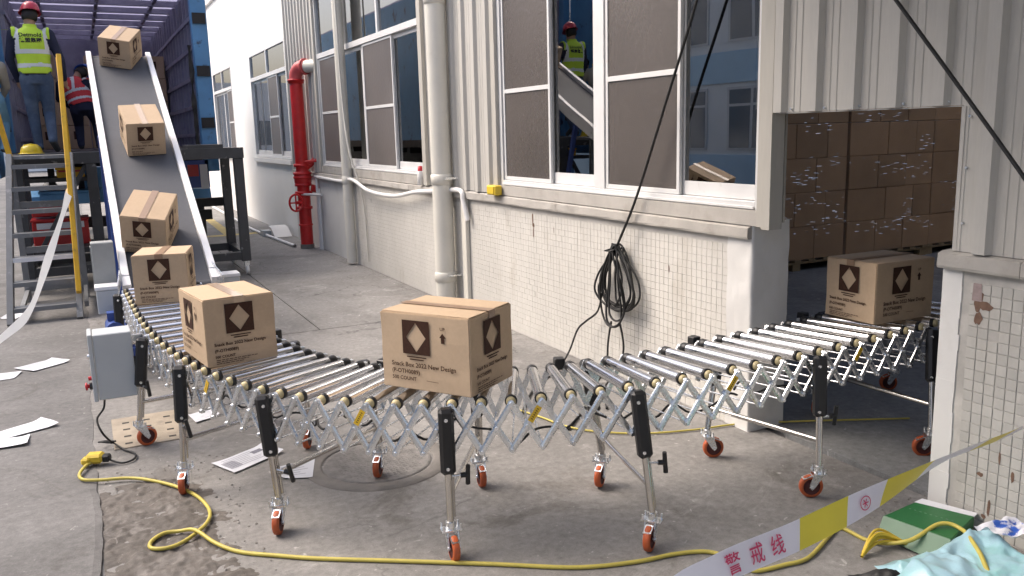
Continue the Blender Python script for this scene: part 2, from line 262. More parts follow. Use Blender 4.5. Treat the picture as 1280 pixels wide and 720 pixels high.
# ------------------------------------------------------------------ mesh helpers
WM = {}                                   # world matrices kept by hand
def align(p0, p1):
    d = Vector(p1) - Vector(p0)
    return d.to_track_quat('Z', 'Y').to_matrix().to_4x4()
class MB:
    def __init__(s): s.v = []; s.f = []; s.mi = []; s.sm = []; s.m = 0
    def add(s, vs, fs, smooth=False):
        b = len(s.v); s.v += [tuple(v) for v in vs]
        for f in fs: s.f.append(tuple(i + b for i in f)); s.mi.append(s.m); s.sm.append(smooth)
        return s
    def mat(s, i): s.m = i; return s
    def box(s, c, size, rot=None):
        hx, hy, hz = [x / 2 for x in size]
        vs = [Vector((x, y, z)) for x in (-hx, hx) for y in (-hy, hy) for z in (-hz, hz)]
        if rot is not None: vs = [rot @ v for v in vs]
        vs = [v + Vector(c) for v in vs]
        return s.add(vs, [(0, 1, 3, 2), (4, 6, 7, 5), (0, 4, 5, 1), (2, 3, 7, 6), (0, 2, 6, 4), (1, 5, 7, 3)])
    def bx(s, x0, x1, y0, y1, z0, z1): return s.box(((x0 + x1) / 2, (y0 + y1) / 2, (z0 + z1) / 2), (x1 - x0, y1 - y0, z1 - z0))
    def beam(s, p0, p1, w, h, up=(0, 0, 1)):
        p0, p1 = Vector(p0), Vector(p1); d = (p1 - p0).normalized(); u = Vector(up)
        x = d.cross(u)
        if x.length < 1e-4: x = d.cross(Vector((0, 1, 0)))
        x.normalize(); y = x.cross(d)
        vs = [p + x * a * w / 2 + y * b * h / 2 for p in (p0, p1) for a, b in ((-1, -1), (1, -1), (1, 1), (-1, 1))]
        return s.add(vs, [(3, 2, 1, 0), (4, 5, 6, 7), (0, 1, 5, 4), (1, 2, 6, 5), (2, 3, 7, 6), (3, 0, 4, 7)])
    def cyl(s, p0, p1, r, seg=12, r2=None, caps=True, smooth=True):
        p0, p1 = Vector(p0), Vector(p1); M = align(p0, p1).to_3x3(); r2 = r if r2 is None else r2
        a = [p0 + M @ Vector((math.cos(t) * r, math.sin(t) * r, 0)) for t in [2 * PI * i / seg for i in range(seg)]]
        b = [p1 + M @ Vector((math.cos(t) * r2, math.sin(t) * r2, 0)) for t in [2 * PI * i / seg for i in range(seg)]]
        s.add(a + b, [(i, (i + 1) % seg, seg + (i + 1) % seg, seg + i) for i in range(seg)], smooth)
        if caps:
            s.add(a, [tuple(range(seg - 1, -1, -1))]); s.add(b, [tuple(range(seg))])
        return s
    def lathe(s, p0, axis, prof, seg=20):
        """prof: list of (distance along axis, radius)"""
        p0 = Vector(p0); M = align((0, 0, 0), axis).to_3x3(); vs = []
        for d, r in prof:
            for i in range(seg):
                t = 2 * PI * i / seg; vs.append(p0 + M @ Vector((math.cos(t) * r, math.sin(t) * r, d)))
        fs = [(k * seg + i, k * seg + (i + 1) % seg, (k + 1) * seg + (i + 1) % seg, (k + 1) * seg + i) for k in range(len(prof) - 1) for i in range(seg)]
        return s.add(vs, fs, True)
    def tube(s, pts, r, seg=6, closed=False):
        pts = [Vector(p) for p in pts]; n = len(pts); vs = []; up = None
        for i, p in enumerate(pts):
            a = pts[i - 1] if (i or closed) else p; b = pts[(i + 1) % n] if (i < n - 1 or closed) else p
            d = (b - a).normalized() if (b - a).length > 1e-9 else Vector((0, 0, 1))
            if up is None: up = d.orthogonal().normalized()
            up = (up - d * up.dot(d)); up = up.normalized() if up.length > 1e-6 else d.orthogonal().normalized(); w = d.cross(up)
            for k in range(seg):
                t = 2 * PI * k / seg; vs.append(p + up * math.cos(t) * r + w * math.sin(t) * r)
        m = n if closed else n - 1
        fs = [(i * seg + k, i * seg + (k + 1) % seg, ((i + 1) % n) * seg + (k + 1) % seg, ((i + 1) % n) * seg + k) for i in range(m) for k in range(seg)]
        return s.add(vs, fs, True)
    def grid(s, fn, nu, nv, smooth=True):
        vs = [fn(i / nu, j / nv) for j in range(nv + 1) for i in range(nu + 1)]
        return s.add(vs, [(j * (nu + 1) + i, j * (nu + 1) + i + 1, (j + 1) * (nu + 1) + i + 1, (j + 1) * (nu + 1) + i) for j in range(nv) for i in range(nu)], smooth)
    def mesh(s, name, mats, bevel=0.0, solid=0.0):
        me = bpy.data.meshes.new(name); me.from_pydata(s.v, [], s.f)
        mats = mats if isinstance(mats, (list, tuple)) else [mats]
        for m in mats: me.materials.append(MATS[m])
        me.polygons.foreach_set('material_index', s.mi); me.polygons.foreach_set('use_smooth', s.sm)
        if bevel or solid:
            bm = bmesh.new(); bm.from_mesh(me)
            if solid: bmesh.ops.solidify(bm, geom=bm.faces[:], thickness=solid)
            if bevel:
                bmesh.ops.remove_doubles(bm, verts=bm.verts[:], dist=1e-6)
                es = [e for e in bm.edges if len(e.link_faces) == 2 and e.calc_face_angle(0) > 0.6]
                bmesh.ops.bevel(bm, geom=es, offset=bevel, segments=1, affect='EDGES', clamp_overlap=True)
            bm.to_mesh(me); bm.free()
        me.update(); return me
    def build(s, name, mats, parent=None, **k):
        return link(name, s.mesh(name, mats, **k), parent)
def link(name, data, parent=None, M=None):
    """object whose own matrix M is in world space; parented without moving"""
    o = bpy.data.objects.new(name, data); COL.objects.link(o); M = M or Matrix()
    o.matrix_basis = M; WM[o.name] = M
    if parent is not None:
        o.parent = parent; o.matrix_parent_inverse = WM[parent.name].inverted()
    return o
def empty(name, loc):
    o = link(name, None, None, Matrix.Translation(Vector(loc))); o.empty_display_size = 0.1; return o
def tag(o, label, cat, group=None):
    o['label'] = label; o['category'] = cat
    if group: o['group'] = group
    return o
def struct(o): o['kind'] = 'structure'; return o
def stuff(o): o['kind'] = 'stuff'; return o
def smooth_path(pts, n=6, closed=False):
    pts = [Vector(p) for p in pts]; out = []; N = len(pts)
    for i in range(N if closed else N - 1):
        if closed: p0, p1, p2, p3 = pts[i - 1], pts[i], pts[(i + 1) % N], pts[(i + 2) % N]
        else: p0, p1, p2, p3 = pts[max(i - 1, 0)], pts[i], pts[i + 1], pts[min(i + 2, N - 1)]
        for k in range(n):
            t = k / n; out.append(0.5 * ((2 * p1) + (p2 - p0) * t + (2 * p0 - 5 * p1 + 4 * p2 - p3) * t * t + (3 * p1 - p0 - 3 * p2 + p3) * t ** 3))
    if not closed: out.append(pts[-1])
    return out
def text_mesh(txt, size, align_x='LEFT', bold=0.0):
    cu = bpy.data.curves.new('lettering', 'FONT'); cu.body = txt; cu.size = size; cu.align_x = align_x; cu.resolution_u = 2; cu.offset = bold
    ob = bpy.data.objects.new('lettering', cu); COL.objects.link(ob)
    dg = bpy.context.evaluated_depsgraph_get(); dg.update()
    me = bpy.data.meshes.new_from_object(ob.evaluated_get(dg)); bpy.data.objects.remove(ob)
    v = [x.co.copy() for x in me.vertices]; f = [tuple(p.vertices) for p in me.polygons]; bpy.data.meshes.remove(me)
    return v, f
def irregular(seed, amp, freq):
    return lambda t: amp * (mnoise.noise(Vector((t * freq, seed, 0.3))) + 0.5 * mnoise.noise(Vector((t * freq * 2.7, seed + 9, 0.7))) + 0.3 * mnoise.noise(Vector((t * freq * 7.1, seed + 3, 0.1))))

# ================================================================== SETTING: ground
WX = 3.28                                   # outer face of the factory wall
gr = struct(MB().add([(-300, -300, -0.03), (300, -300, -0.03), (300, 600, -0.03), (-300, 600, -0.03)], [(0, 1, 2, 3)]).build('ground', 'concrete'))
def slab(x0, x1, y0, y1, m='concrete', z=0.0):
    gp = 0.006; rag = irregular(x0 * 3 + y0, 0.003, 3)
    b = MB(); n = 24
    left = [(x0 + gp + rag(y0 + (y1 - y0) * i / n), y0 + gp + (y1 - y0 - 2 * gp) * i / n) for i in range(n + 1)]
    right = [(x1 - gp + rag(50 + y0 + (y1 - y0) * i / n), y0 + gp + (y1 - y0 - 2 * gp) * i / n) for i in range(n + 1)]
    for i in range(n):
        a, c, d, e = left[i], right[i], right[i + 1], left[i + 1]
        b.add([(a[0], a[1], z), (c[0], c[1], z), (d[0], d[1], z), (e[0], e[1], z)], [(0, 1, 2, 3)])
    ring = left + right[::-1]
    b.add([(p[0], p[1], z) for p in ring] + [(p[0], p[1], z - 0.028) for p in ring], [(i, i + len(ring), (i + 1) % len(ring) + len(ring), (i + 1) % len(ring)) for i in range(len(ring))])
    o = b.build('concrete_slab', m, gr); return o
slab(-0.4, 3.40, -8, 7.55)
for y0, y1 in ((7.55, 12.6), (12.6, 18.2), (18.2, 25), (25, 34), (34, 48)):
    slab(-0.4, 1.80, y0, y1); slab(1.80, 3.40, y0, y1)
# slightly higher slab left of the ragged joint
pv = MB(); rag = irregular(2.2, 0.022, 2.6); ys = [-8 + i * 0.06 for i in range(1100)]
hp = lambda y: 0.004 + 0.018 * max(0, min(1, (4.9 - y) / 0.5))
for a, b_ in zip(ys[:-1], ys[1:]):
    xa, xb = -0.10 + rag(a), -0.10 + rag(b_); ha, hb_ = hp(a), hp(b_)
    pv.add([(-12, a, ha), (xa - 0.03, a, ha), (xb - 0.03, b_, hb_), (-12, b_, hb_)], [(0, 1, 2, 3)])
    pv.add([(xa - 0.03, a, ha), (xa, a, ha * 0.7), (xb, b_, hb_ * 0.7), (xb - 0.03, b_, hb_)], [(0, 1, 2, 3)])
    pv.add([(xa, a, ha * 0.7), (xa + 0.004, a, -0.005), (xb + 0.004, b_, -0.005), (xb, b_, hb_ * 0.7)], [(0, 1, 2, 3)])
struct(pv.build('pavement', 'concrete_slab'))
# broken, scraped patch beside the joint
def patch(u, v):
    x = -0.09 + u * 0.62; y = 2.9 + v * 1.85
    e = min(u * 6 + 0.6, (1 - u) * 2.2, v * 5, (1 - v) * 5, 1.0)
    e += 0.8 * mnoise.fractal(Vector((x * 4, y * 4, 2)), 1.0, 2.0, 5) * 0.7 + 0.12
    h = 0.006 + 0.011 * mnoise.fractal(Vector((x * 13, y * 13, 0)), 1.0, 2.0, 5) + 0.006 * mnoise.noise(Vector((x * 40, y * 40, 1)))
    return (x, y, max(-0.02, min(1, max(0, e)) * (h + 0.014) - 0.012))
struct(MB().grid(patch, 70, 190).build('ground_patch', 'rubble'))
# painted line far down the yard
struct(MB().add([(2.22, 16.2, 0.004), (2.40, 16.2, 0.004), (2.60, 24, 0.004), (2.42, 24, 0.004)], [(0, 1, 2, 3)]).add([(1.6, 16.0, 0.004), (3.0, 16.0, 0.004), (3.0, 16.25, 0.004), (1.6, 16.25, 0.004)], [(0, 1, 2, 3)]).build('road_marking', 'yellow_line'))
# indoor floor behind the doorway
fl = MB(); rag = irregular(5.1, 0.02, 2.2); ys = [-4 + i * 0.1 for i in range(191)]
for a, b_ in zip(ys[:-1], ys[1:]):
    xa = 3.44 + rag(a) if a < 3.5 else 3.5; xb = 3.44 + rag(b_) if b_ < 3.5 else 3.5
    fl.add([(xa, a, 0.008), (14, a, 0.008), (14, b_, 0.008), (xb, b_, 0.008)], [(0, 1, 2, 3)])
    fl.add([(xa, a, 0.008), (xb, b_, 0.008), (xb, b_, -0.03), (xa, a, -0.03)], [(0, 1, 2, 3)])
struct(fl.build('indoor_floor', 'indoor_floor'))

# ================================================================== FACTORY BUILDING
B = tag(empty('factory_building', (WX, 8, 0)), 'long cream factory building with ribbed metal cladding over a white tiled base', 'building')
YD0, YD1 = 2.372, 3.545                     # doorway
WT = 0.26
# lower wall cores
MB().bx(WX + 0.004, WX + WT, -6, YD0 - 0.003, -0.03, 1.122).build('wall_base', 'grout', B)
core = MB().bx(WX + 0.0016, WX + WT, YD1 + 0.20, 14.85, -0.03, 1.122).build('wall_base', 'grout_painted', B)
FW = [(14.95, 18.30), (20.7, 23.6), (26.5, 29.6)]
b = MB(); b.bx(WX + 0.012, WX + WT - 0.003, 14.86, 48, -0.03, 1.355); b.bx(WX + 0.012, WX + WT - 0.003, 14.86, 48, 3.405, 8.0)
yp = 14.86
for a, c in FW + [(48, 48)]:
    b.bx(WX + 0.012, WX + WT - 0.003, yp, a - 0.004, 1.355, 3.405); yp = c + 0.004
b.build('wall_far', 'plaster_far', B)
# painted reveal strip on the pillar and white plastered stub at the other jamb
rg = irregular(8.8, 0.006, 6)
st = MB()
for i in range(16):
    z0, z1 = i * 0.07, (i + 1) * 0.07 if i < 15 else 1.12
    st.bx(WX - 0.004 + rg(i) * .3, WX + 0.05, YD0 - 0.002 - 0.085 + rg(i * 1.7), YD0 + 0.004, z0, z1)
st.bx(WX + 0.05, WX + WT + 0.004, YD0 - 0.06, YD0 + 0.003, 0, 1.12)
st.build('painted_edge', 'plaster_white', B)
def stub(u, v):
    # wraps the jamb: outer face then reveal
    t = u
    z = v * 1.215 + (0.012 * mnoise.noise(Vector((u * 9, 3, 1))) if v > 0.9 else 0)
    if t < 0.42:
        y = YD1 + 0.205 - (t / 0.42) * 0.20; x = WX - 0.004
    else:
        y = YD1 + 0.003; x = WX - 0.004 + (t - 0.42) / 0.58 * (WT + 0.01)
    n = 0.007 * mnoise.fractal(Vector((x * 9, y * 9, z * 6)), 1, 2, 4)
    return (x + (n if t < .42 else 0), y + (0 if t < .42 else n), z)
sb = MB().grid(stub, 26, 40)
sb.bx(WX + 0.01, WX + WT - 0.004, YD1 + 0.012, YD1 + 0.20, 0, 1.205)
sb.build('plastered_jamb', 'plaster_white', B)

# --- mosaic tiles, joints recessed; the nearest 300 one by one, the rest as one field
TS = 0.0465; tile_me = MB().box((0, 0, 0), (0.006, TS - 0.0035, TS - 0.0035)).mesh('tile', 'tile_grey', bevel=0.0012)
def tiles(y_lo, y_hi):
    ny = int((y_hi - y_lo) / TS); nz = int(1.115 / TS)
    return [(y_lo + (j + 0.5) * TS, 0.006 + (k + 0.5) * TS) for j in range(ny) for k in range(nz)]
near_t = tiles(1.55, YD0 - 0.09); near_t.sort(key=lambda t: -t[0])
pil = MB().bx(WX + 0.0015, WX + 0.0035, -5.9, YD0 - 0.085, 0.0, 1.121).build('tile_bed', 'grout', B)
for y, z in near_t[:300]:
    if random.random() < 0.004: continue
    o = link('tile', tile_me, pil, Matrix.Translation((WX + 0.0005 + random.uniform(-.0008, .0008), y, z)) @ Matrix.Rotation(random.uniform(-.012, .012), 4, 'Z') @ Matrix.Rotation(random.uniform(-.012, .012), 4, 'Y'))
fld = MB()
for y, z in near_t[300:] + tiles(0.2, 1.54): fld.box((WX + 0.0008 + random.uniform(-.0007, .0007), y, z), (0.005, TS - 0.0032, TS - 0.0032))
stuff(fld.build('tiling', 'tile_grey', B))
fld = MB()
for y, z in tiles(YD1 + 0.205, 11.2):
    if random.random() < 0.0006: continue
    # thicker paint further left hides part of the joints
    w = TS - 0.0032 if y < 6.2 else TS - 0.0022
    fld.box((WX + 0.0008 + random.uniform(-.0007, .0007), y, z), (0.005, w, w))
stuff(fld.build('tiling', 'tile_paint', B))
MB().bx(WX - 0.001, WX + 0.0038, 11.2, 14.85, 0, 1.121).build('plaster_base', 'plaster_white', B)

# --- sill ledge
def ledge(y0, y1):
    b = MB(); n = max(2, int((y1 - y0) / 0.12)); r1 = irregular(y0 + 3, 0.004, 5)
    prof = [(WX + 0.06, 1.2), (WX - 0.008, 1.195), (WX - 0.036, 1.186), (WX - 0.038, 1.135), (WX - 0.034, 1.124), (WX + 0.06, 1.123)]
    vs = []
    for i in range(n + 1):
        y = y0 + (y1 - y0) * i / n
        for k, (x, z) in enumerate(prof): vs.append((x + (r1(y + k * 9) if 0 < k < 5 else 0), y, z + (r1(y * 1.3 + k * 5) * 0.7 if 0 < k < 4 else 0)))
    m = len(prof)
    b.add(vs, [(i * m + k, i * m + k + 1, (i + 1) * m + k + 1, (i + 1) * m + k) for i in range(n) for k in range(m - 1)])
    b.add(vs[:m], [tuple(range(m))]); b.add(vs[-m:], [tuple(range(m - 1, -1, -1))])
    return b.build('ledge', 'ledge', B)
for y0, y1 in ((-0.4, 0.42), (0.423, 1.29), (1.293, 2.02), (2.023, YD0 + 0.012)): ledge(y0, y1)
yy = YD1 + 0.012
for w in (1.10, 1.02, 1.25, 0.9, 1.15, 1.2, 1.05, 1.3, 1.1, 1.15):
    ledge(yy, min(yy + w, 14.8)); yy += w + 0.003
    if yy > 14.7: break

# --- ribbed cladding
def cladding(y0, y1, z0, z1, pitch=0.232, name='cladding_sheet', phase=0.0, xo=0.0, rib=0.030):
    b = MB(); pts = []; y = y0; k = math.floor((y0 - phase) / pitch)
    seq = [(0.0, 0), (0.60, 0), (0.66, 1), (0.90, 1), (0.965, 0)]
    small = [(0.2, 0), (0.22, .12), (0.235, 0), (0.38, 0), (0.4, .12), (0.415, 0)]
    full = sorted(seq + small)
    while phase + k * pitch < y1:
        for u, h in full:
            yp = phase + (k + u) * pitch
            if y0 < yp < y1: pts.append((yp, h))
        k += 1
    def hh(yq):
        u = ((yq - phase) / pitch) % 1
        return 1 if 0.66 <= u <= 0.90 else 0
    pts = [(y0, hh(y0))] + pts + [(y1, hh(y1))]
    nz = max(1, int((z1 - z0) / 0.5)); vs = []
    for j in range(nz + 1):
        z = z0 + (z1 - z0) * j / nz
        for yp, h in pts: vs.append((WX - 0.004 + xo - h * rib + 0.004 * mnoise.noise(Vector((yp * 2, z * 1.3, xo))), yp, z))
    m = len(pts)
    b.add(vs, [(j * m + i, (j + 1) * m + i, (j + 1) * m + i + 1, j * m + i + 1) for j in range(nz) for i in range(m - 1)])
    return b.build(name, 'sheet_metal', B)
cladding(2.336, 3.40, 1.806, 5.5, phase=2.336 - 0.08)                           # above the doorway
cladding(-3.0, 2.336, 1.199, 5.5, phase=2.336 - 0.08 - 0.232 * 30)
cladding(6.80, 8.42, 1.204, 5.5, pitch=0.26, phase=6.7)
cladding(12.95, 14.86, 1.204, 5.5, pitch=0.21, phase=12.9)
cladding(8.42, 12.95, 3.80, 5.5, pitch=0.21, phase=8.4)
cladding(3.40, 6.80, 3.72, 5.5, pitch=0.232, phase=3.4, xo=0.004)
# folded edges of the opening: flashing, screws, channel posts
b = MB()
b.bx(WX - 0.006, WX + 0.02, 2.322, 2.34, 1.199, 1.80)
b.bx(WX - 0.002, WX + 0.05, 2.34, 3.40, 1.800, 1.8045)
b.build('flashing', 'sheet_metal', B)
for y in (2.40, 2.62, 2.86, 3.07, 3.29): MB().cyl((WX - 0.004, y, 1.822), (WX - 0.014, y, 1.822), 0.006, 8).build('screw', 'zinc', B)
for z in (1.32, 1.55, 1.76): MB().cyl((WX - 0.002, 2.30, z), (WX - 0.012, 2.30, z), 0.006, 8).build('screw', 'zinc', B)
b = MB()
b.bx(WX - 0.03, WX + 0.06, 3.40, 3.46, 1.19, 4.2)
b.bx(WX + 0.05, WX + 0.07, 3.462, 3.545, 1.21, 2.3)
b.bx(WX + 0.07, WX + 0.155, 3.535, 3.55, 1.21, 2.3)
b.bx(WX + 0.155, WX + 0.17, 3.49, 3.55, 1.21, 2.3)
b.bx(WX + 0.06, WX + WT, 2.1, 3.62, 1.83, 2.4)
b.build('door_post', 'trim', B)
MB().bx(WX + 0.06, WX + 0.2, 2.15, 2.33, 1.2, 2.4).build('door_post', 'trim', B)

# --- windows (each a part with its frame, panes and screens)
def window(y0, y1, z0, z1, cols, transom=2.90, mid=2.08, deep=0.09, scr='screen'):
    """cols: list of (y_start, y_end, kind) ; kind 'screen', 'glass', 'bare'"""
    x = WX + 0.015
    fr = MB()
    fr.bx(x - 0.01, x + deep, y0, y0 + 0.05, z0, z1); fr.bx(x - 0.01, x + deep, y1 - 0.05, y1, z0, z1)
    fr.bx(x - 0.01, x + deep, y0 + 0.05, y1 - 0.05, z0, z0 + 0.045); fr.bx(x - 0.01, x + deep, y0 + 0.05, y1 - 0.05, z1 - 0.05, z1)
    fr.bx(x - 0.012, x + deep - .004, y0 + 0.05, y1 - 0.05, transom - 0.035, transom + 0.035)
    fr.bx(x - 0.022, x - 0.012, y0 + 0.05, y1 - 0.05, z0 + 0.005, z0 + 0.02)
    W = fr.build('window', 'window_white', B, bevel=0.002)
    for (a, c, kind) in cols:
        xo = x + (0.004 if kind == 'screen' else 0.035); zb, zt = z0 + 0.048, transom - 0.038
        s = MB(); w = 0.028 if kind == 'screen' else 0.045; wb_ = 0.03 if kind == 'screen' else 0.085
        s.bx(xo, xo + 0.022, a, a + w, zb, zt); s.bx(xo, xo + 0.022, c - w, c, zb, zt)
        s.bx(xo + .001, xo + 0.021, a + w, c - w, zb, zb + wb_); s.bx(xo + .001, xo + 0.021, a + w, c - w, zt - w, zt)
        if kind == 'screen': s.bx(xo - 0.001, xo + 0.02, a + w, c - w, mid - 0.017, mid + 0.017)
        s.build('sash_frame', 'window_white', W, bevel=0.0015)
        for (lo, hi) in (((zb + wb_, mid - 0.017), (mid + 0.017, zt - w)) if kind == 'screen' else ((zb + wb_, zt - w),)):
            MB().bx(xo + 0.008, xo + (0.010 if kind == 'screen' else 0.014), a + w, c - w, lo, hi).build('insect_screen' if kind == 'screen' else 'pane', scr if kind == 'screen' else 'glass', W)
        if kind == 'screen':
            MB().bx(xo + 0.05, xo + 0.054, a + w, c - w, zb + .05, zt).build('pane', 'glass', W)
    # transom lights
    k = max(2, round((y1 - y0) / 1.55)); ys = [y0 + 0.05 + (y1 - y0 - 0.1) * i / k for i in range(k + 1)]
    for yv in ys[1:-1]: MB().bx(x - 0.006, x + 0.05, yv - 0.03, yv + 0.03, transom + 0.036, z1 - 0.051).build('mullion', 'window_white', W, bevel=0.0015)
    for a, c in zip(ys[:-1], ys[1:]): MB().bx(x + 0.02, x + 0.024, a + 0.032, c - 0.032, transom + 0.036, z1 - 0.052).build('pane', 'glass', W)
    return W
w1 = window(3.50, 6.72, 1.285, 3.70, [(3.555, 4.27, 'glass'), (4.235, 5.06, 'screen'), (5.20, 5.90, 'glass'), (5.845, 6.665, 'screen')])
MB().bx(WX + 0.008, WX + 0.05, 5.065, 5.20, 1.331, 2.862).build('mullion', 'window_white', w1, bevel=0.002)
w2 = window(8.50, 12.85, 1.30, 3.78, [(8.56, 9.55, 'glass'), (9.50, 10.62, 'screen'), (10.72, 11.72, 'glass'), (11.68, 12.78, 'screen')], scr='screen_far')
w3 = window(14.95, 18.30, 1.36, 3.40, [(15.0, 15.85, 'glass'), (15.8, 16.65, 'screen'), (16.65, 17.5, 'glass'), (17.45, 18.25, 'glass')], mid=2.12, scr='screen_far')
w4 = window(20.7, 23.6, 1.36, 3.40, [(20.75, 21.5, 'screen'), (21.45, 22.2, 'glass'), (22.2, 22.9, 'glass'), (22.85, 23.55, 'glass')], mid=2.12, scr='screen_far')
w5 = window(26.5, 29.6, 1.36, 3.40, [(26.55, 27.3, 'screen'), (27.25, 28.0, 'glass'), (28.0, 28.8, 'glass'), (28.75, 29.55, 'glass')], mid=2.12, scr='screen_far')
for a, c in ((14.95, 18.3), (20.7, 23.6), (26.5, 29.6)):
    MB().bx(WX - 0.05, WX + 0.05, a - 0.1, c + 0.1, 1.27, 1.352).build('sill', 'plaster_far', B)
# dark openings behind the far windows, upper-floor sill and vents
b = MB()
for a, c in ((20.4, 24.0), (14.7, 18.6)):
    b.bx(WX - 0.06, WX + 0.04, a, c, 5.05, 5.15)
b.build('sill', 'plaster_far', B)
for a, c in ((14.95, 18.3), (20.7, 23.6)):
    wv = MB().bx(WX - 0.002, WX + 0.03, a, c, 5.16, 6.9).build('window', 'window_white', B)
    n = 4
    for i in range(n):
        ya = a + 0.06 + (c - a - .06) * i / n
        MB().bx(WX - 0.006, WX + 0.004, ya, ya + (c - a) / n - 0.08, 5.24, 6.8).build('pane', 'opp_glass', wv)
# trims round windows 1 and 2
b = MB(); b.bx(WX - 0.028, WX + 0.05, 3.462, 3.50, 1.20, 3.72); b.build('window_trim', 'trim', B)
b = MB(); b.bx(WX - 0.028, WX + 0.05, 6.722, 6.80, 1.204, 3.72); b.build('window_trim', 'trim', B)
b = MB(); b.bx(WX - 0.045, WX + 0.05, 8.40, 8.498, 1.204, 3.80); b.build('window_trim', 'trim', B)
b = MB(); b.bx(WX - 0.028, WX + 0.05, 12.852, 12.95, 1.204, 3.80); b.bx(WX - 0.06, WX + 0.03, 8.5, 12.85, 3.782, 3.86); b.build('window_trim', 'trim', B)
b = MB(); b.bx(WX - 0.02, WX + 0.10, 3.50, 6.72, 1.2, 1.284); b.bx(WX - 0.02, WX + 0.10, 8.50, 12.85, 1.2, 1.298); b.build('sill', 'ledge', B)
# building behind: roof slab, room shell
b = MB(); b.bx(WX + WT + 0.002, WX + WT + 0.02, 14.6, 30, 0, 8); b.build('room_wall', 'room_wall', B)
b = MB(); b.bx(WX + 0.13, 14, -4.2, -4.0, 0, 5.4); b.bx(WX + 0.27, 14, 14.5, 14.6, 0, 5.4); b.bx(14, 14.1, -4.2, 14.6, 0, 5.4); b.build('room_wall', 'room_wall', B)
for x0, x1, y0, y1 in ((WX + 0.04, 6.2, -4.2, 14.6), (11.5, 14.1, -4.2, 14.6), (6.2, 11.5, -4.2, 1.6), (6.2, 11.5, 6.9, 14.6)):  # opening left between the pieces, added to light the pallet loads
    MB().bx(x0, x1, y0, y1, 5.42, 5.6).build('roof', 'room_wall', B)
b = MB()
for i in range(90):
    y = 8.55 + i * 0.048
    if 9.4 < y < 9.52: continue
    b.cyl((WX + 0.32 + 0.02 * math.sin(i * 1.7), y, 1.25), (WX + 0.32 + 0.02 * math.sin(i * 1.7 + .4), y, 3.85), 0.034, 6)
b.build('curtain', 'curtain', B)
MB().bx(WX + 0.262, WX + 0.30, 14.85, 30, 0, 4.5).build('partition', 'curtain', B)
# stains on the tiled base: flaked render and rust runs
b = MB()
for kk_, (y, z, w, h) in enumerate(((2.205, 1.01, .022, .06), (2.178, .985, .04, .022), (2.20, .93, .02, .035))):
    pts = [(WX - 0.0034 - 0.0006 * kk_, y + math.cos(t) * w * (0.6 + 0.5 * random.random()), z + math.sin(t) * h * (0.6 + 0.5 * random.random())) for t in [2 * PI * i / 14 for i in range(14)]]
    b.add(pts, [tuple(range(14))]); b.m = 0
b.build('flaked_render', 'rust', B)
MB().add([(WX - 0.0046, 2.19, 1.0), (WX - 0.0046, 2.235, 1.0), (WX - 0.0046, 2.232, 1.075), (WX - 0.0046, 2.195, 1.075)], [(0, 1, 2, 3)]).build('flaked_render', 'pink_paint', B)
for (y, z, w, h) in ((6.13, 1.04, .012, .06), (6.12, .98, .02, .02), (6.12, .92, .01, .05), (2.06, .36, .006, .03), (2.0, .30, .008, .03), (2.14, .26, .016, .012), (2.09, .13, .008, .05), (2.11, .08, .014, .012), (5.78, .97, .005, .03), (4.3, .86, .006, .03), (1.9, .55, .006, .03)):
    pts = [(WX - 0.0036, y + math.cos(t) * w * (0.6 + 0.5 * random.random()), z + math.sin(t) * h * (0.6 + 0.5 * random.random())) for t in [2 * PI * i / 10 for i in range(10)]]
    MB().add(pts, [tuple(range(10))]).build('chipped_spot', 'rust', B)

# --- opposite side of the yard (seen in the glass); unseen sheet added to shade the near end
OB = tag(empty('opposite_building', (-7.2, 20, 0)), 'pale building with blue bands across the yard, mirrored in the window glass', 'building')
MB().bx(-9, -7.2, -4, 46, -0.03, 6.2).build('wall', 'opp_white', OB)
MB().bx(-7.2, -7.16, -4, 46, 0.0, 1.05).bx(-7.2, -7.15, -4, 46, 2.75, 3.45).build('band', 'opp_blue', OB)
for i in range(15):
    y = -2.5 + i * 3.2
    for z0, z1 in ((1.15, 2.65), (3.65, 5.3)):
        wv = MB().bx(-7.21, -7.17, y, y + 2.5, z0, z1).build('window', 'window_white', OB)
        for k in range(3): MB().bx(-7.18, -7.165, y + 0.06 + k * 0.82, y + 0.82 + k * 0.82 - 0.04, z0 + 0.06, z1 - 0.45).build('pane', 'opp_glass', wv); MB().bx(-7.18, -7.165, y + 0.06 + k * 0.82, y + 0.82 + k * 0.82 - 0.04, z1 - 0.39, z1 - 0.06).build('pane', 'opp_glass', wv)
CN = tag(empty('added_shade', (2.4, 2, 3.7)), 'unseen pale sheet added above the near wall to shade it', 'added_shade')  # invented and out of view, put in to dim the near wall
MB().bx(0.2, 3.22, -6, 4.4, 3.75, 3.79).build('added_shade_sheet', 'added_shade_pale', CN)
for y in (-5.5, -3, -0.5, 2, 4.2): MB().beam((3.22, y, 3.70), (0.25, y, 3.70), 0.05, 0.09).build('bracket', 'added_shade_pale', CN)

# far end of the yard
FB = tag(empty('yard_end_building', (-4, 62, 0)), 'pale low building closing the far end of the yard', 'building')
MB().bx(-30, 12, 62, 66, 0, 5.5).build('wall', 'opp_white', FB)
for i in range(8): MB().bx(-24 + i * 4.4, -22 + i * 4.4, 61.97, 62.02, 1.2, 2.9).build('window', 'opp_glass', FB)

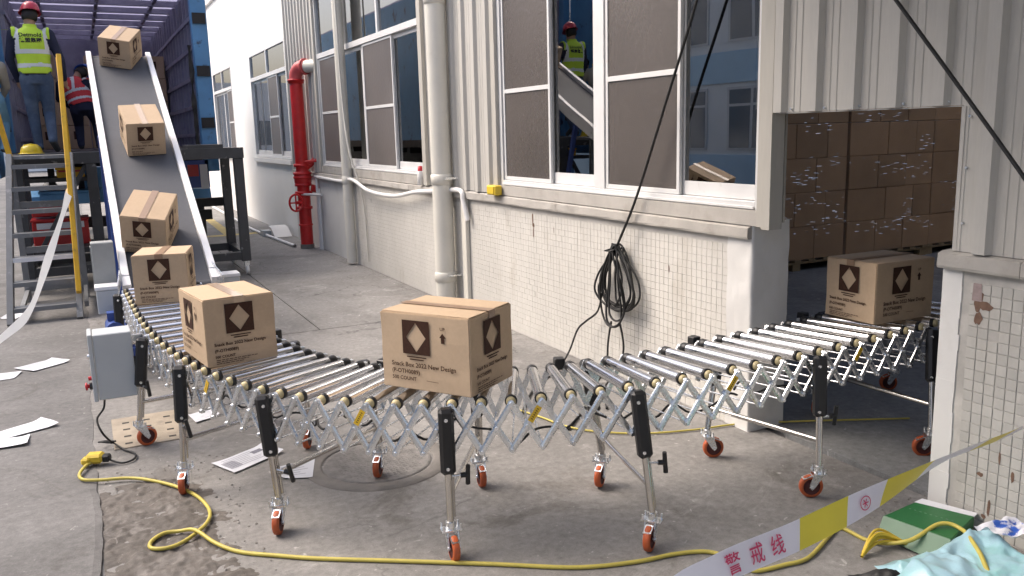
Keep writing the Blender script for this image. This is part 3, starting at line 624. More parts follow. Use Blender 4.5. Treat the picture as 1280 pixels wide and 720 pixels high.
# ================================================================== PIPES AND CABLES ON THE WALL
# big rainwater pipe
dp = tag(empty('drain_pipe', (3.155, 7.78, 0)), 'thick cream rainwater pipe running down the wall between the two big windows', 'pipe')
MB().cyl((3.155, 7.78, -0.02), (3.155, 7.78, 5.5), 0.099, 28).build('pipe', 'pvc_cream', dp)
for z in (0.33, 1.30, 3.0):
    MB().lathe((3.155, 7.78, z - 0.05), (0, 0, 1), [(0, 0.099), (0.004, 0.108), (0.09, 0.110), (0.1, 0.099)], 28).build('collar', 'pvc_cream', dp)
b = MB(); b.bx(3.14, WX - 0.001, 7.64, 7.665, 0.345, 0.36); b.bx(3.14, WX - 0.001, 7.64, 7.665, 1.3, 1.32); b.build('bracket', 'zinc', dp)
pf = tag(MB().bx(3.235, WX - 0.005, 7.42, 7.52, 0.0, 1.12).build('conduit_box', 'pvc_cream', bevel=.004), 'flat cream cover strip beside the thick rainwater pipe', 'conduit')
# thin conduit in front of window 2
cp = tag(empty('slim_pipe', (3.19, 11.25, 0)), 'slim cream pipe standing in front of the far left of the second window', 'pipe')
MB().cyl((3.19, 11.25, 0.03), (3.19, 11.25, 5.5), 0.068, 18).build('pipe', 'pvc_cream', cp)
MB().lathe((3.19, 11.25, 1.1), (0, 0, 1), [(0, 0.068), (0.005, 0.075), (0.1, 0.076), (0.105, 0.068)], 18).build('collar', 'pvc_cream', cp)
MB().tube(smooth_path([(3.14, 11.15, 5.4), (3.13, 11.1, 3.2), (3.13, 11.05, 2.2), (3.13, 10.9, 1.6), (3.20, 10.82, 1.2), (3.25, 10.75, .8), (3.25, 10.7, 0.1)], 6), 0.013, 6).build('cable', 'pvc_cream', cp)
# horizontal white hose
hs = MB().tube(smooth_path([(3.23, 13.2, 1.13), (3.22, 11.7, 1.12), (3.18, 11.0, 1.17), (3.16, 10.2, 1.06), (3.17, 9.3, 1.05), (3.18, 8.6, 1.13), (3.20, 8.0, 1.17), (3.22, 7.5, 1.20), (3.22, 7.42, 1.1), (3.235, 7.36, 0.92)], 8), 0.024, 10).build('white_hose', 'pvc_white')
tag(hs, 'white hose sagging along the wall below the second window to the rainwater pipe', 'hose')
# small yellow junction box on the ledge
jb = tag(empty('junction_box', (3.215, 6.70, 1.20)), 'small yellow box sitting on the ledge at the corner of the near window', 'box')
MB().bx(3.18, 3.25, 6.63, 6.80, 1.20, 1.285).build('body', 'yellow_plastic', jb, bevel=0.008)
MB().bx(3.172, 3.18, 6.65, 6.78, 1.212, 1.275).build('lid', 'yellow_plastic', jb, bevel=0.002)
# bottle on the far ledge
bt = tag(empty('spray_can', (3.235, 8.58, 1.2)), 'small white and red can on the ledge right of the second window', 'can')
MB().lathe((3.235, 8.58, 1.2), (0, 0, 1), [(0, 0), (0, 0.035), (0.14, 0.035), (0.16, 0.02)], 14).build('can', 'pvc_white', bt)
MB().lathe((3.235, 8.58, 1.352), (0, 0, 1), [(0, 0.026), (0.05, 0.026), (0.055, 0.0)], 14).build('cap', 'red_plastic', bt)

# red standpipe
rp = tag(empty('fire_standpipe', (3.08, 13.37, 0)), 'red fire standpipe with valves and an elbow into the wall', 'standpipe')
px, py = 3.08, 13.37
MB().cyl((px, py, 0.02), (px, py, 2.62), 0.098, 28).build('riser', 'red_paint', rp)
MB().cyl((px, py, -0.02), (px, py, 0.07), 0.108, 28).build('base_collar', 'ring_stone', rp)
ev = Vector((0.5, -0.866, 0)); e0 = Vector((px, py, 2.62))
el = [Vector((px, py, 2.6))] + [e0 + ev * (0.17 - 0.17 * math.cos(t)) + Vector((0, 0, 0.17 * math.sin(t))) for t in [PI / 2 * i / 8 for i in range(9)]] + [e0 + ev * 0.26 + Vector((0, 0, 0.17))]
mat('red_faded', (0.56, 0.10, 0.10), 0.45, var=0.12, vscale=8)
MB().tube(el, 0.100, 24).build('elbow', 'red_faded', rp)
MB().lathe((px, py, 2.55), (0, 0, 1), [(0, 0.098), (0, 0.118), (0.035, 0.118), (0.035, 0.125), (0.06, 0.125), (0.06, 0.095)], 28).build('flange', 'red_paint', rp)
MB().lathe(e0 + ev * 0.20 + Vector((0, 0, 0.17)), ev, [(0, 0.095), (0, 0.122), (0.03, 0.122), (0.03, 0.095)], 28).build('flange', 'red_faded', rp)
MB().cyl(e0 + ev * 0.25 + Vector((0, 0, 0.17)), e0 + ev * 0.50 + Vector((0, 0, 0.17)), 0.095, 24).build('wall_sleeve', 'pvc_cream', rp)
for z, r, h in ((1.28, .155, .05), (1.16, .175, .04), (1.10, .175, .04), (0.98, .16, .05), (0.86, .165, .045), (0.62, .148, .05), (0.36, .135, .03)):
    MB().lathe((px, py, z), (0, 0, 1), [(0, 0.095), (0.003, r * .82), (h - .003, r * .82), (h, 0.095)], 28).build('flange', 'red_paint', rp)
MB().lathe((px, py, 0.98), (0, 0, 1), [(0, 0.1), (0.06, 0.132), (0.16, 0.136), (0.24, 0.105)], 24).build('valve_body', 'red_paint', rp)
MB().cyl((px, py, 1.22), (px + 0.24, py - 0.10, 1.42), 0.05, 14).build('valve_neck', 'red_paint', rp)
MB().lathe((px + 0.24, py - 0.10, 1.42), (1, -.4, .2), [(0, 0.0), (0, 0.085), (0.03, 0.09), (0.10, 0.09), (0.12, 0.06), (0.12, 0)], 16).build('valve_head', 'red_paint', rp)
MB().cyl((px + .02, py - .14, 1.36), (px + 0.26, py - 0.26, 1.38), 0.022, 10).build('valve_stem', 'red_paint', rp)
MB().cyl((px + .1, py - .12, 0.95), (px + 0.26, py - 0.12, 0.92), 0.06, 12).build('outlet', 'red_paint', rp)
hw = MB().tube([(px - 0.15, py - 0.17 + 0.0, 0.72 + 0.0)] * 0 + [(px - 0.17 + 0.10 * math.cos(t), py - 0.17, 0.74 + 0.13 * math.sin(t)) for t in [2 * PI * i / 22 for i in range(22)]], 0.016, 8, closed=True)
hw.cyl((px - 0.26, py - 0.17, 0.74), (px - 0.06, py - 0.17, 0.74), 0.012, 8); hw.cyl((px - 0.17, py - 0.17, 0.62), (px - 0.17, py - 0.17, 0.86), 0.012, 8); hw.cyl((px - 0.17, py - 0.18, 0.74), (px - 0.02, py - 0.06, 0.74), 0.025, 10)
hw.build('handwheel', 'red_paint', rp)
for y0 in (13.02, 13.12):
    pg = tag(MB().cyl((3.235, y0, 0.0), (3.235, y0, 1.12 if y0 > 13.1 else 0.95), 0.022, 10).build('thin_riser', 'pvc_white'), 'thin pale riser pipe on the wall right of the red standpipe, ' + ('taller' if y0 > 13.1 else 'shorter') + ' of the two', 'pipe')
MB().cyl((3.03, 13.3, 0.86), (3.24, 12.9, 0.86), 0.02, 8).build('link_pipe', 'pvc_white', rp)

# coil of black cable and its drops
ck = tag(empty('cable_coil', (3.2, 4.82, 0.35)), 'coil of black cable hanging in loops on the tiled wall', 'cable')
for k in range(11):
    cy = 4.81 + random.uniform(-0.06, 0.05); wv = random.uniform(0.07, 0.19) * (1 if k > 2 else 1.35); bot = random.uniform(0.36, 0.56); top = 0.965 + random.uniform(-0.02, 0.012); xx = 3.205 + random.uniform(-0.035, 0.03); tilt = random.uniform(-0.05, 0.05)
    pts = []
    for i in range(12):
        t = 2 * PI * i / 12; zc = (top + bot) / 2; zz = zc + (top - bot) / 2 * math.cos(t); wfac = math.sin(t) * (0.62 - 0.42 * math.cos(t))
        pts.append((xx + 0.012 * math.sin(3 * t + k), cy + wfac * wv * 1.75 + tilt * (top - zz), zz))
    MB().tube(smooth_path(pts, 5, True), 0.0075, 6, True).build('cable_loop', 'rubber_black', ck)
MB().tube([(3.20, 4.80 + 0.03 * math.cos(t), 0.93 + 0.016 * math.sin(t * 2.7)) if i % 2 else (3.17 + .05 * math.sin(t), 4.80 + 0.035 * math.cos(t), 0.93) for i, t in enumerate([2 * PI * j / 10 for j in range(10)])], 0.006, 6, True).build('cable_tie', 'rubber_black', ck)
for nm, pts in (('rising_cable', [(3.20, 4.80, 0.93), (3.20, 4.735, 1.02), (3.215, 4.56, 1.32), (3.23, 4.27, 1.92), (3.23, 4.00, 2.455), (3.22, 3.65, 3.2), (3.2, 3.42, 3.74)]),
                ('hanging_cable', [(3.21, 4.98, 0.60), (3.22, 5.06, 0.45), (3.2, 5.18, 0.36), (3.17, 5.26, 0.28), (3.1, 5.27, 0.12), (2.95, 5.2, 0.012), (2.6, 4.9, 0.01), (2.3, 4.5, 0.01)]),
                ('hanging_cable', [(3.2, 4.85, 0.42), (3.18, 4.86, 0.28), (3.14, 4.83, 0.10), (3.0, 4.75, 0.011), (2.7, 4.4, 0.01), (2.4, 4.1, 0.01)]),
                ('hanging_cable', [(3.2, 4.74, 0.42), (3.2, 4.70, 0.25), (3.16, 4.72, 0.08), (3.05, 4.70, 0.01), (2.8, 4.3, 0.01)])):
    MB().tube(smooth_path(pts, 8), 0.0075 if nm == 'hanging_cable' else 0.0095, 6).build(nm, 'rubber_black', ck)
tag(MB().tube(smooth_path([(3.1, 3.83, 3.74), (3.1, 2.549, 2.243), (3.1, 2.23, 1.869), (3.1, 1.946, 1.531), (3.08, 1.7, 1.24), (2.95, 1.3, 0.7), (2.8, 1.0, 0.012), (2.5, 0.8, 0.012)], 8), 0.0085, 8).build('slanting_cable', 'rubber_black'), 'black cable slanting across the metal cladding right of the doorway', 'cable')

# things on the ground by the far wall
wc = tag(empty('metal_cover', (3.08, 15.4, 0)), 'bent white sheet-metal cover lying by the wall left of the red standpipe', 'cover')
MB().add([(2.92, 15.1, 0.01), (3.22, 15.1, 0.01), (3.24, 15.5, 0.14), (2.94, 15.5, 0.14), (3.24, 15.75, 0.16), (2.94, 15.75, 0.16)], [(0, 1, 2, 3), (3, 2, 4, 5)]).build('cover_sheet', 'pvc_white', wc, solid=0.006)
MB().bx(2.78, 2.93, 15.45, 15.7, 0.0, 0.10).build('foot', 'box_grey', wc)
tag(MB().tube(smooth_path([(2.96, 24.5, 0.025), (2.85, 19, 0.025), (2.80, 16.6, 0.025), (2.90, 14.1, 0.025), (2.93, 13.6, 0.025)], 6), 0.028, 8).build('loose_pipe', 'pvc_white'), 'long thin white pipe lying on the ground along the far wall', 'pipe')

# ================================================================== ROLLER CONVEYOR
NEAR=[(0.190,6.837,0.644),(0.194,6.669,0.644),(0.198,6.501,0.644),(0.202,6.333,0.644),(0.206,6.165,0.644),(0.210,5.997,0.644),(0.214,5.829,0.644),(0.223,5.658,0.644),(0.232,5.490,0.644),(0.243,5.327,0.644),(0.256,5.169,0.644),(0.271,5.015,0.644),(0.290,4.867,0.644),(0.312,4.724,0.644),(0.335,4.587,0.644),(0.361,4.456,0.645),(0.389,4.330,0.644),(0.421,4.205,0.644),(0.458,4.081,0.644),(0.502,3.959,0.644),(0.551,3.844,0.644),(0.605,3.734,0.645),(0.663,3.627,0.647),(0.727,3.526,0.649),(0.797,3.431,0.651),(0.873,3.343,0.653),(0.956,3.262,0.655),(1.045,3.187,0.657),(1.139,3.117,0.660),(1.238,3.052,0.662),(1.344,2.995,0.665),(1.456,2.945,0.667),(1.574,2.904,0.670),(1.697,2.871,0.673),(1.824,2.844,0.675),(1.953,2.823,0.677),(2.084,2.807,0.678),(2.218,2.798,0.678),(2.356,2.796,0.677),(2.498,2.799,0.675),(2.641,2.807,0.673),(2.786,2.818,0.671),(2.933,2.833,0.668),(3.081,2.851,0.665),(3.231,2.870,0.662),(3.379,2.891,0.659),(3.525,2.910,0.657),(3.669,2.929,0.655),(3.810,2.947,0.654),(3.949,2.964,0.654),(4.085,2.980,0.655),(4.230,3.010,0.655),(4.375,3.040,0.655),(4.520,3.070,0.655)]
FAR=[(0.720,6.853,0.644),(0.723,6.692,0.644),(0.727,6.530,0.644),(0.731,6.369,0.644),(0.734,6.207,0.644),(0.738,6.046,0.644),(0.741,5.884,0.645),(0.749,5.721,0.645),(0.757,5.560,0.645),(0.767,5.405,0.645),(0.778,5.256,0.645),(0.792,5.113,0.645),(0.809,4.976,0.645),(0.828,4.846,0.645),(0.848,4.720,0.645),(0.871,4.601,0.645),(0.896,4.486,0.645),(0.923,4.375,0.645),(0.955,4.266,0.645),(0.991,4.163,0.645),(1.031,4.067,0.645),(1.074,3.979,0.645),(1.120,3.896,0.645),(1.169,3.818,0.645),(1.221,3.748,0.645),(1.278,3.686,0.645),(1.339,3.629,0.645),(1.404,3.577,0.645),(1.472,3.529,0.645),(1.544,3.485,0.645),(1.622,3.446,0.645),(1.704,3.414,0.645),(1.790,3.388,0.645),(1.879,3.369,0.645),(1.971,3.353,0.645),(2.066,3.340,0.645),(2.167,3.331,0.645),(2.275,3.325,0.645),(2.389,3.325,0.645),(2.509,3.329,0.645),(2.633,3.337,0.645),(2.760,3.347,0.645),(2.890,3.361,0.645),(3.025,3.378,0.645),(3.163,3.396,0.645),(3.301,3.415,0.645),(3.438,3.433,0.645),(3.572,3.450,0.645),(3.702,3.466,0.645),(3.827,3.480,0.645),(3.948,3.491,0.645),(4.102,3.524,0.655),(4.247,3.554,0.655),(4.392,3.584,0.655)]
NEAR = [Vector(p) for p in NEAR]; FAR = [Vector(p) for p in FAR]; NR = len(NEAR)
RC = tag(empty('roller_conveyor', (1.3, 3.4, 0)), 'long curving expandable roller conveyor on scissor lattice and orange casters', 'conveyor')
RL = 0.53
roller_me = MB().cyl((0, 0, 0.014), (0, 0, RL - 0.014), 0.0245, 20).mesh('roller', 'roller_steel')
cap_me = MB().lathe((0, 0, 0), (0, 0, 1), [(-0.006, 0.0), (-0.006, 0.011), (-0.002, 0.018), (0.010, 0.0205), (0.013, 0.0205)], 16).cyl((0, 0, -0.018), (0, 0, 0.0), 0.006, 8).mesh('bearing_cap', 'bearing')
ring_me = MB().lathe((0, 0, 0), (0, 0, 1), [(0.0132, 0.018), (0.0135, 0.0258), (0.030, 0.0258), (0.0302, 0.0246)], 16).mesh('end_ring', 'black_plastic')
fcap_me = MB().lathe((0, 0, RL), (0, 0, 1), [(-0.045, 0.0246), (-0.044, 0.0262), (-0.006, 0.0262), (0.004, 0.02), (0.004, 0.0)], 16).mesh('end_cap', 'black_plastic')
for p, q in zip(NEAR, FAR):
    M = Matrix.Translation(p) @ align(p, q)
    r = link('roller', roller_me, RC, M)
    link('bearing_cap', cap_me, r, M); link('end_ring', ring_me, r, M); link('end_cap', fcap_me, r, M)
# scissor lattice
BARL = 0.232
def bar_mesh(p, q, nrm, w=0.0265, th=0.006, pins=(0.0, 0.5, 1.0)):
    """flat bar with round ends between p and q, lying in the plane whose normal is nrm"""
    b = MB(); d = (q - p); L = d.length; d.normalize(); s = nrm.cross(d).normalized(); prof = []
    for i in range(7): t = PI / 2 + PI * i / 6; prof.append((math.cos(t) * w / 2, math.sin(t) * w / 2))
    for i in range(7): t = -PI / 2 + PI * i / 6; prof.append((L + math.cos(t) * w / 2, math.sin(t) * w / 2))
    n = len(prof); n_ = nrm.normalized()
    top = [p + d * a + s * c + n_ * th / 2 for a, c in prof]; bot = [p + d * a + s * c - n_ * th / 2 for a, c in prof]
    inn = [p + d * (L / 2 + (a - L / 2) * (1 - 0.010 / (L / 2 + w / 2))) + s * c * 0.45 + n_ * (th / 2 + 0.0032) for a, c in prof]
    b.add(top + bot + inn, [tuple(range(2 * n, 3 * n)), tuple(range(2 * n - 1, n - 1, -1))] + [(i, i + n, (i + 1) % n + n, (i + 1) % n) for i in range(n)] + [(2 * n + i, i, (i + 1) % n, 2 * n + (i + 1) % n) for i in range(n)])
    for k in pins:
        c = p + d * L * k; b.cyl(c, c + n_ * (th / 2 + 0.009), 0.0085, 8)
    return b
def lattice(P, Q, sgn):
    """P: pin side, Q: other side; bars hang below the pins, outside the rollers"""
    pins = []
    for i in range(NR):
        out = (P[i] - Q[i]); out.z = 0; out.normalize()
        a = (P[i] - P[i - 1]).length if i else (P[1] - P[0]).length; c = (P[i + 1] - P[i]).length if i < NR - 1 else a
        d = (a + c) / 2; h = math.sqrt(max(0.01, BARL ** 2 - d * d))
        pins.append((P[i] + out * 0.014, P[i] + out * 0.014 + Vector((0, 0, -h)), out))
    for i in range(NR - 1):
        (t0, b0, o0), (t1, b1, o1) = pins[i], pins[i + 1]; o = (o0 + o1).normalized()
        nr = (t1 - t0).cross(Vector((0, 0, 1))).normalized()
        if nr.dot(o) < 0: nr = -nr
        bar_mesh(t0 + nr * 0.000, b1 + nr * 0.000, nr, pins=()).build('scissor_bar', 'zinc', RC)
        bar_mesh(b0 + nr * 0.010, t1 + nr * 0.010, nr).build('scissor_bar', 'zinc', RC)
    return pins
pn = lattice(NEAR, FAR, 1); pf_ = lattice(FAR, NEAR, -1)
for i in range(0, NR):
    a, c = pn[i][1], pf_[i][1]
    MB().cyl(a, c, 0.0042, 6).build('cross_rod', 'zinc', RC)
for i in range(1, NR - 1, 2):
    m0 = (pn[i][0] + pn[i + 1][1]) / 2; m1 = (pf_[i][0] + pf_[i + 1][1]) / 2
    MB().cyl(m0, m1, 0.0042, 6).build('cross_rod', 'zinc', RC)
# yellow warning stickers on some of the front bars
def sticker(i):
    t1, b0 = pn[i + 1][0], pn[i][1]; d = (b0 - t1); L = d.length; d.normalize()
    nr = (pn[i + 1][0] - pn[i][0]).cross(Vector((0, 0, 1))).normalized()
    if nr.dot(pn[i][2]) < 0: nr = -nr
    s = nr.cross(d).normalized(); c0 = t1 + d * 0.022 + nr * 0.0172; c1 = t1 + d * 0.095 + nr * 0.0172
    b = MB().add([c0 - s * 0.013, c0 + s * 0.013, c1 + s * 0.013, c1 - s * 0.013], [(0, 1, 2, 3)])
    o = b.build('warning_label', 'sticker_yellow', RC)
    k = MB()
    for j in range(6):
        a = c0 + (c1 - c0) * (0.14 + 0.13 * j) + nr * 0.0006
        k.add([a - s * 0.004, a + s * 0.004, a + s * 0.004 + d * 0.004, a - s * 0.004 + d * 0.004], [(0, 1, 2, 3)])
    stuff(k.build('label_print', 'print_ink', o))
for i in (17, 25, 31, 38, 44): sticker(i)

def leg(top, foot, sleeve=0.30, wheel=None, handle=None, brake=True, ztop=None):
    """telescopic leg: stainless tube in a black sleeve, caster below. wheel: contact point of the wheel on the ground"""
    top = Vector(top); foot = Vector(foot); wheel = Vector(wheel); d = (top - foot).normalized()
    base = Vector((foot.x, foot.y, 0.150)); d = (top - base).normalized()
    L = MB().cyl(base, top - d * 0.05, 0.0155, 14).build('leg', 'stainless', RC)
    s0 = top - d * sleeve; rx = Vector((d.y, -d.x, 0)) if abs(d.z) < .99 else Vector((1, 0, 0))
    sl = MB().beam(s0, top + d * 0.004, 0.062, 0.050, (0.3, 1, 0)); sl.build('leg_sleeve', 'black_plastic', L, bevel=0.013)
    MB().cyl(base + Vector((0.021, 0.012, 0.02)), s0 + Vector((0.021, 0.012, 0.01)), 0.008, 10).build('guide_rod', 'stainless', L)
    for k in (0.04, sleeve - 0.03):
        c = top - d * k; o = (Vector((0, 0, 1.7)) - c); o.z = 0; o.normalize()
        MB().cyl(c, c + o * 0.031, 0.0075, 8).build('bolt', 'zinc', L)
    # second thinner tube seen beside the main one
    if handle is not None:
        hz, hd = handle; c = base + (top - base) * hz; hd = Vector(hd).normalized()
        k = MB().cyl(c, c + hd * 0.055, 0.005, 8); k.build('clamp_screw', 'zinc', L)
        e = c + hd * 0.05; up = d.copy(); up = (up + hd.cross(d) * 0.25).normalized()
        k = MB().cyl(e, e + hd * 0.028, 0.011, 10); k.cyl(e + hd * 0.03 - up * 0.048, e + hd * 0.03 + up * 0.048, 0.0105, 10, r2=0.0095); k.build('clamp_handle', 'black_plastic', L)
    # caster
    wr = 0.056; wd = wheel - Vector((foot.x, foot.y, 0)); wd.z = 0
    if wd.length < 0.004: wd = Vector((0.02, -0.02, 0))
    wd = wd.normalized() * min(max(wd.length, 0.030), 0.05); ctr = Vector((foot.x + wd.x, foot.y + wd.y, wr)); ax = Vector((-wd.y, wd.x, 0)).normalized()
    fk = MB()
    fk.cyl((foot.x, foot.y, 0.118), (foot.x, foot.y, 0.158), 0.022, 14)
    fk.beam(Vector((foot.x, foot.y, 0.1245)) - ax * 0.042, Vector((foot.x, foot.y, 0.1245)) + ax * 0.042, 0.05, 0.006)
    for sg in (-1, 1):
        a = Vector((foot.x, foot.y, 0.12)) + ax * sg * 0.022; c2 = ctr + ax * sg * 0.022
        u = wd.normalized()
        pl = [a - u * 0.022, a + u * 0.030, c2 + u * 0.014 + Vector((0, 0, 0.0)), c2 - Vector((0, 0, 0.014)), c2 - u * 0.014]
        n = ax * 0.0022
        fk.add([p - n for p in pl] + [p + n for p in pl], [(0, 1, 2, 3, 4), (9, 8, 7, 6, 5)] + [(i, (i + 1) % 5, (i + 1) % 5 + 5, i + 5) for i in range(5)])
    fk.cyl(ctr - ax * 0.028, ctr + ax * 0.028, 0.006, 8)
    for sg in (-1, 1):
        for q in (0.02, -0.02):
            cc = Vector((foot.x, foot.y, 0.1275)) + ax * sg * 0.036 + wd.normalized() * q; fk.cyl(cc, cc + Vector((0, 0, 0.022)), 0.005, 6)
    if brake:
        u = wd.normalized(); c3 = Vector((foot.x, foot.y, 0.112)) + u * 0.03
        fk.beam(c3, c3 + u * 0.045 - Vector((0, 0, 0.018)), 0.034, 0.004)
    fk.build('caster_fork', 'zinc', L)
    MB().lathe(ctr - ax * 0.0155, ax, [(0, 0.040), (0.0, 0.047), (0.003, 0.054), (0.009, 0.056), (0.022, 0.056), (0.028, 0.054), (0.031, 0.047), (0.031, 0.040)], 26).build('wheel', 'orange_tread', L)
    MB().lathe(ctr - ax * 0.0145, ax, [(0, 0.0), (0.0, 0.014), (0.004, 0.018), (0.004, 0.036), (0.0, 0.040), (0.029, 0.040), (0.025, 0.036), (0.025, 0.018), (0.029, 0.014), (0.029, 0.0)], 20).build('wheel_hub', 'maroon_hub', L)
    return L
def lerp(A, t): i = int(t); return A[i].lerp(A[min(i + 1, NR - 1)], t - i)
# (index along the rollers, near caster contact, far caster contact, handle direction near, handle height)
LEGS = [(0.5, None, None, None), (10.2, (0.178, 5.164), None, ((0.45, (0.35, -0.7, -0.1)))), (15.6, (0.292, 4.317), (0.986, 4.625), ((0.40, (0.2, -0.7, 0.0)))),
        (21.6, (0.619, 3.636), (1.209, 4.022), ((0.30, (0.75, -0.5, -0.2)))), (28.9, (1.213, 3.025), (1.623, 3.641), ((0.42, (0.9, -0.25, 0.0)))),
        (35.1, (1.962, 2.692), (2.134, 3.343), ((0.42, (0.85, -0.4, 0.0)))), (42.5, (2.931, 2.740), (2.863, 3.361), ((0.45, (0.9, -0.3, 0.05)))),
        (49.0, (3.812, 2.812), (3.841, 3.573), ((0.45, (0.9, -0.3, 0.0)))), (52.6, (4.55, 3.0), (4.60, 3.68), None)]
DISC = {(42.5, True): 1, (42.5, False): -1, (10.2, True): -1, (52.6, False): 1, (49.0, True): 1}
for t, cn, cf, hd in LEGS:
    a, c = lerp(NEAR, t), lerp(FAR, t); o = (a - c); o.z = 0; o.normalize()
    tn = a + o * 0.052; tf = c - o * 0.052
    foots = []
    for tp, cc, od, h in ((tn, cn, o, hd), (tf, cf, -o, None)):
        if cc is None: cc = (tp.x + 0.03 * od.x + 0.02, tp.y + 0.03 * od.y - 0.03)
        cc = Vector((cc[0], cc[1], 0)); vv = Vector((tp.x, tp.y, 0)) - cc
        vw = Vector((cc.x, cc.y, 0)).normalized(); ac_ = Vector((vw.y, -vw.x, 0))
        key = (round(t, 1), od is o)
        if key in DISC: dr_ = (ac_ + vw * 0.35).normalized() * DISC[key]
        else: dr_ = (vw * 0.95 + ac_ * (0.3 if int(t) % 2 else -0.25)).normalized()
        foot = cc + dr_ * 0.034
        leg(tp, foot, wheel=cc, handle=h, sleeve=0.285 if h else 0.27); foots.append((tp, Vector((foot.x, foot.y, 0.15))))
    (t0, f0), (t1, f1) = foots
    p0 = f0.lerp(t0, 0.24); p1 = f1.lerp(t1, 0.24)
    MB().cyl(p0, p1, 0.0125, 10).build('crossbar', 'stainless', RC)
# drooping drive cables under the rollers
for k, (i0, i1) in enumerate(((10, 15), (15.5, 20), (20, 24), (24, 29), (29, 34.5), (35, 40), (40, 45))):
    pts = []
    for j in range(9):
        t = i0 + (i1 - i0) * j / 8; c = lerp(NEAR, t).lerp(lerp(FAR, t), 0.28 + 0.1 * math.sin(k * 2.1 + j)); pts.append((c.x, c.y, 0.53 - 0.06 * math.sin(PI * j / 8) + 0.03 * math.sin(j * 2.3 + k)))
    MB().tube(smooth_path(pts, 4), 0.0055, 6).build('drive_cable', 'rubber_black', RC)
# blue motor blocks peeping over the far side
for t in (13.5, 23.0, 33.6, 41.0, 47.6):
    c = lerp(FAR, t); o = (lerp(FAR, t) - lerp(NEAR, t)); o.z = 0; o.normalize()
    MB().box(c + o * 0.055 + Vector((0, 0, 0.0)), (0.05, 0.05, 0.055), Matrix.Rotation(math.atan2(o.y, o.x), 3, 'Z')).build('motor_block', 'black_plastic', RC, bevel=0.004)

# ================================================================== CARTONS
CL, CS, CH = 0.445, 0.343, 0.327
def print_block(face_w, arrow, small):
    """flat print for one carton face: x right, z up, origin lower left of the face"""
    b = MB()
    def put(txt, x, z, size, bold=0.0):
        v, f = text_mesh(txt, size, bold=bold); b.add([(x + p.x, 0, z + p.y) for p in v], f)
    k = 1.0; tx = 0.055 if arrow else 0.036
    put('Snack Box 2022 New Design', tx, 0.100, 0.0275 if arrow else 0.0213, 0.0005)
    put('(P-OTH0089)', tx, 0.070, 0.0255 if arrow else 0.0205, 0.0005)
    put('500 COUNT', tx, 0.041, 0.023 if arrow else 0.018, 0.0004)
    if small:
        for j, w in enumerate((0.20, 0.15, 0.12)):
            x = 0.040
            z = 0.030 - j * 0.0088
            while x < 0.04 + w:
                l = random.uniform(0.008, 0.028); b.add([(x, 0, z), (x + l, 0, z), (x + l, 0, z + 0.0032), (x, 0, z + 0.0032)], [(0, 1, 2, 3)]); x += l + 0.004
    else:
        b.add([(0.23, 0, 0.047), (0.29, 0, 0.045), (0.29, 0, 0.0465), (0.23, 0, 0.0485)], [(0, 1, 2, 3)])
    if arrow:
        v, f = text_mesh('UP', 0.02, 'CENTER', 0.0003); ax = 0.318; b.add([(ax + p.x, 0, 0.268 + p.y) for p in v], f)
        b.add([(ax - 0.008, 0, 0.215), (ax + 0.008, 0, 0.215), (ax + 0.008, 0, 0.238), (ax + 0.016, 0, 0.238), (ax, 0, 0.258), (ax - 0.016, 0, 0.238), (ax - 0.008, 0, 0.238)], [(0, 1, 2, 3, 4, 5, 6)])
    return b
def emblem(cx, w=0.136, h=0.176, zc=0.212):
    """plain generic stand-in emblem: dark square with a kraft diamond left open"""
    b = MB(); x0, x1, z0, z1 = cx - w / 2, cx + w / 2, zc - h * 0.32, zc + h * 0.5
    zm = (z0 + z1) / 2; dx, dz = w * 0.36, (z1 - z0) * 0.43
    o = [(x0, z0), (x1, z0), (x1, z1), (x0, z1)]; m = [(cx, z0), (x1, zm), (cx, z1), (x0, zm)]; d = [(cx, zm - dz), (cx + dx, zm), (cx, zm + dz), (cx - dx, zm)]
    P = [(x, 0, z) for x, z in o + m + d]
    b.add(P, [(0, 4, 8, 11, 7), (4, 1, 5, 9, 8), (5, 2, 6, 10, 9), (6, 3, 7, 11, 10)])
    for j in range(2):
        zz = z0 - 0.014 - j * 0.011; ww = w * (0.36 - 0.1 * j); b.add([(cx - ww, 0, zz), (cx + ww, 0, zz), (cx + ww, 0, zz + 0.005), (cx - ww, 0, zz + 0.005)], [(0, 1, 2, 3)])
    return b
txt_long = print_block(CL, True, False).mesh('printed_text', 'print_ink'); txt_short = print_block(CS, False, True).mesh('printed_text', 'print_ink')
emb_long = emblem(0.185).mesh('printed_emblem', 'print_ink'); emb_short = emblem(0.166).mesh('printed_emblem', 'print_ink')
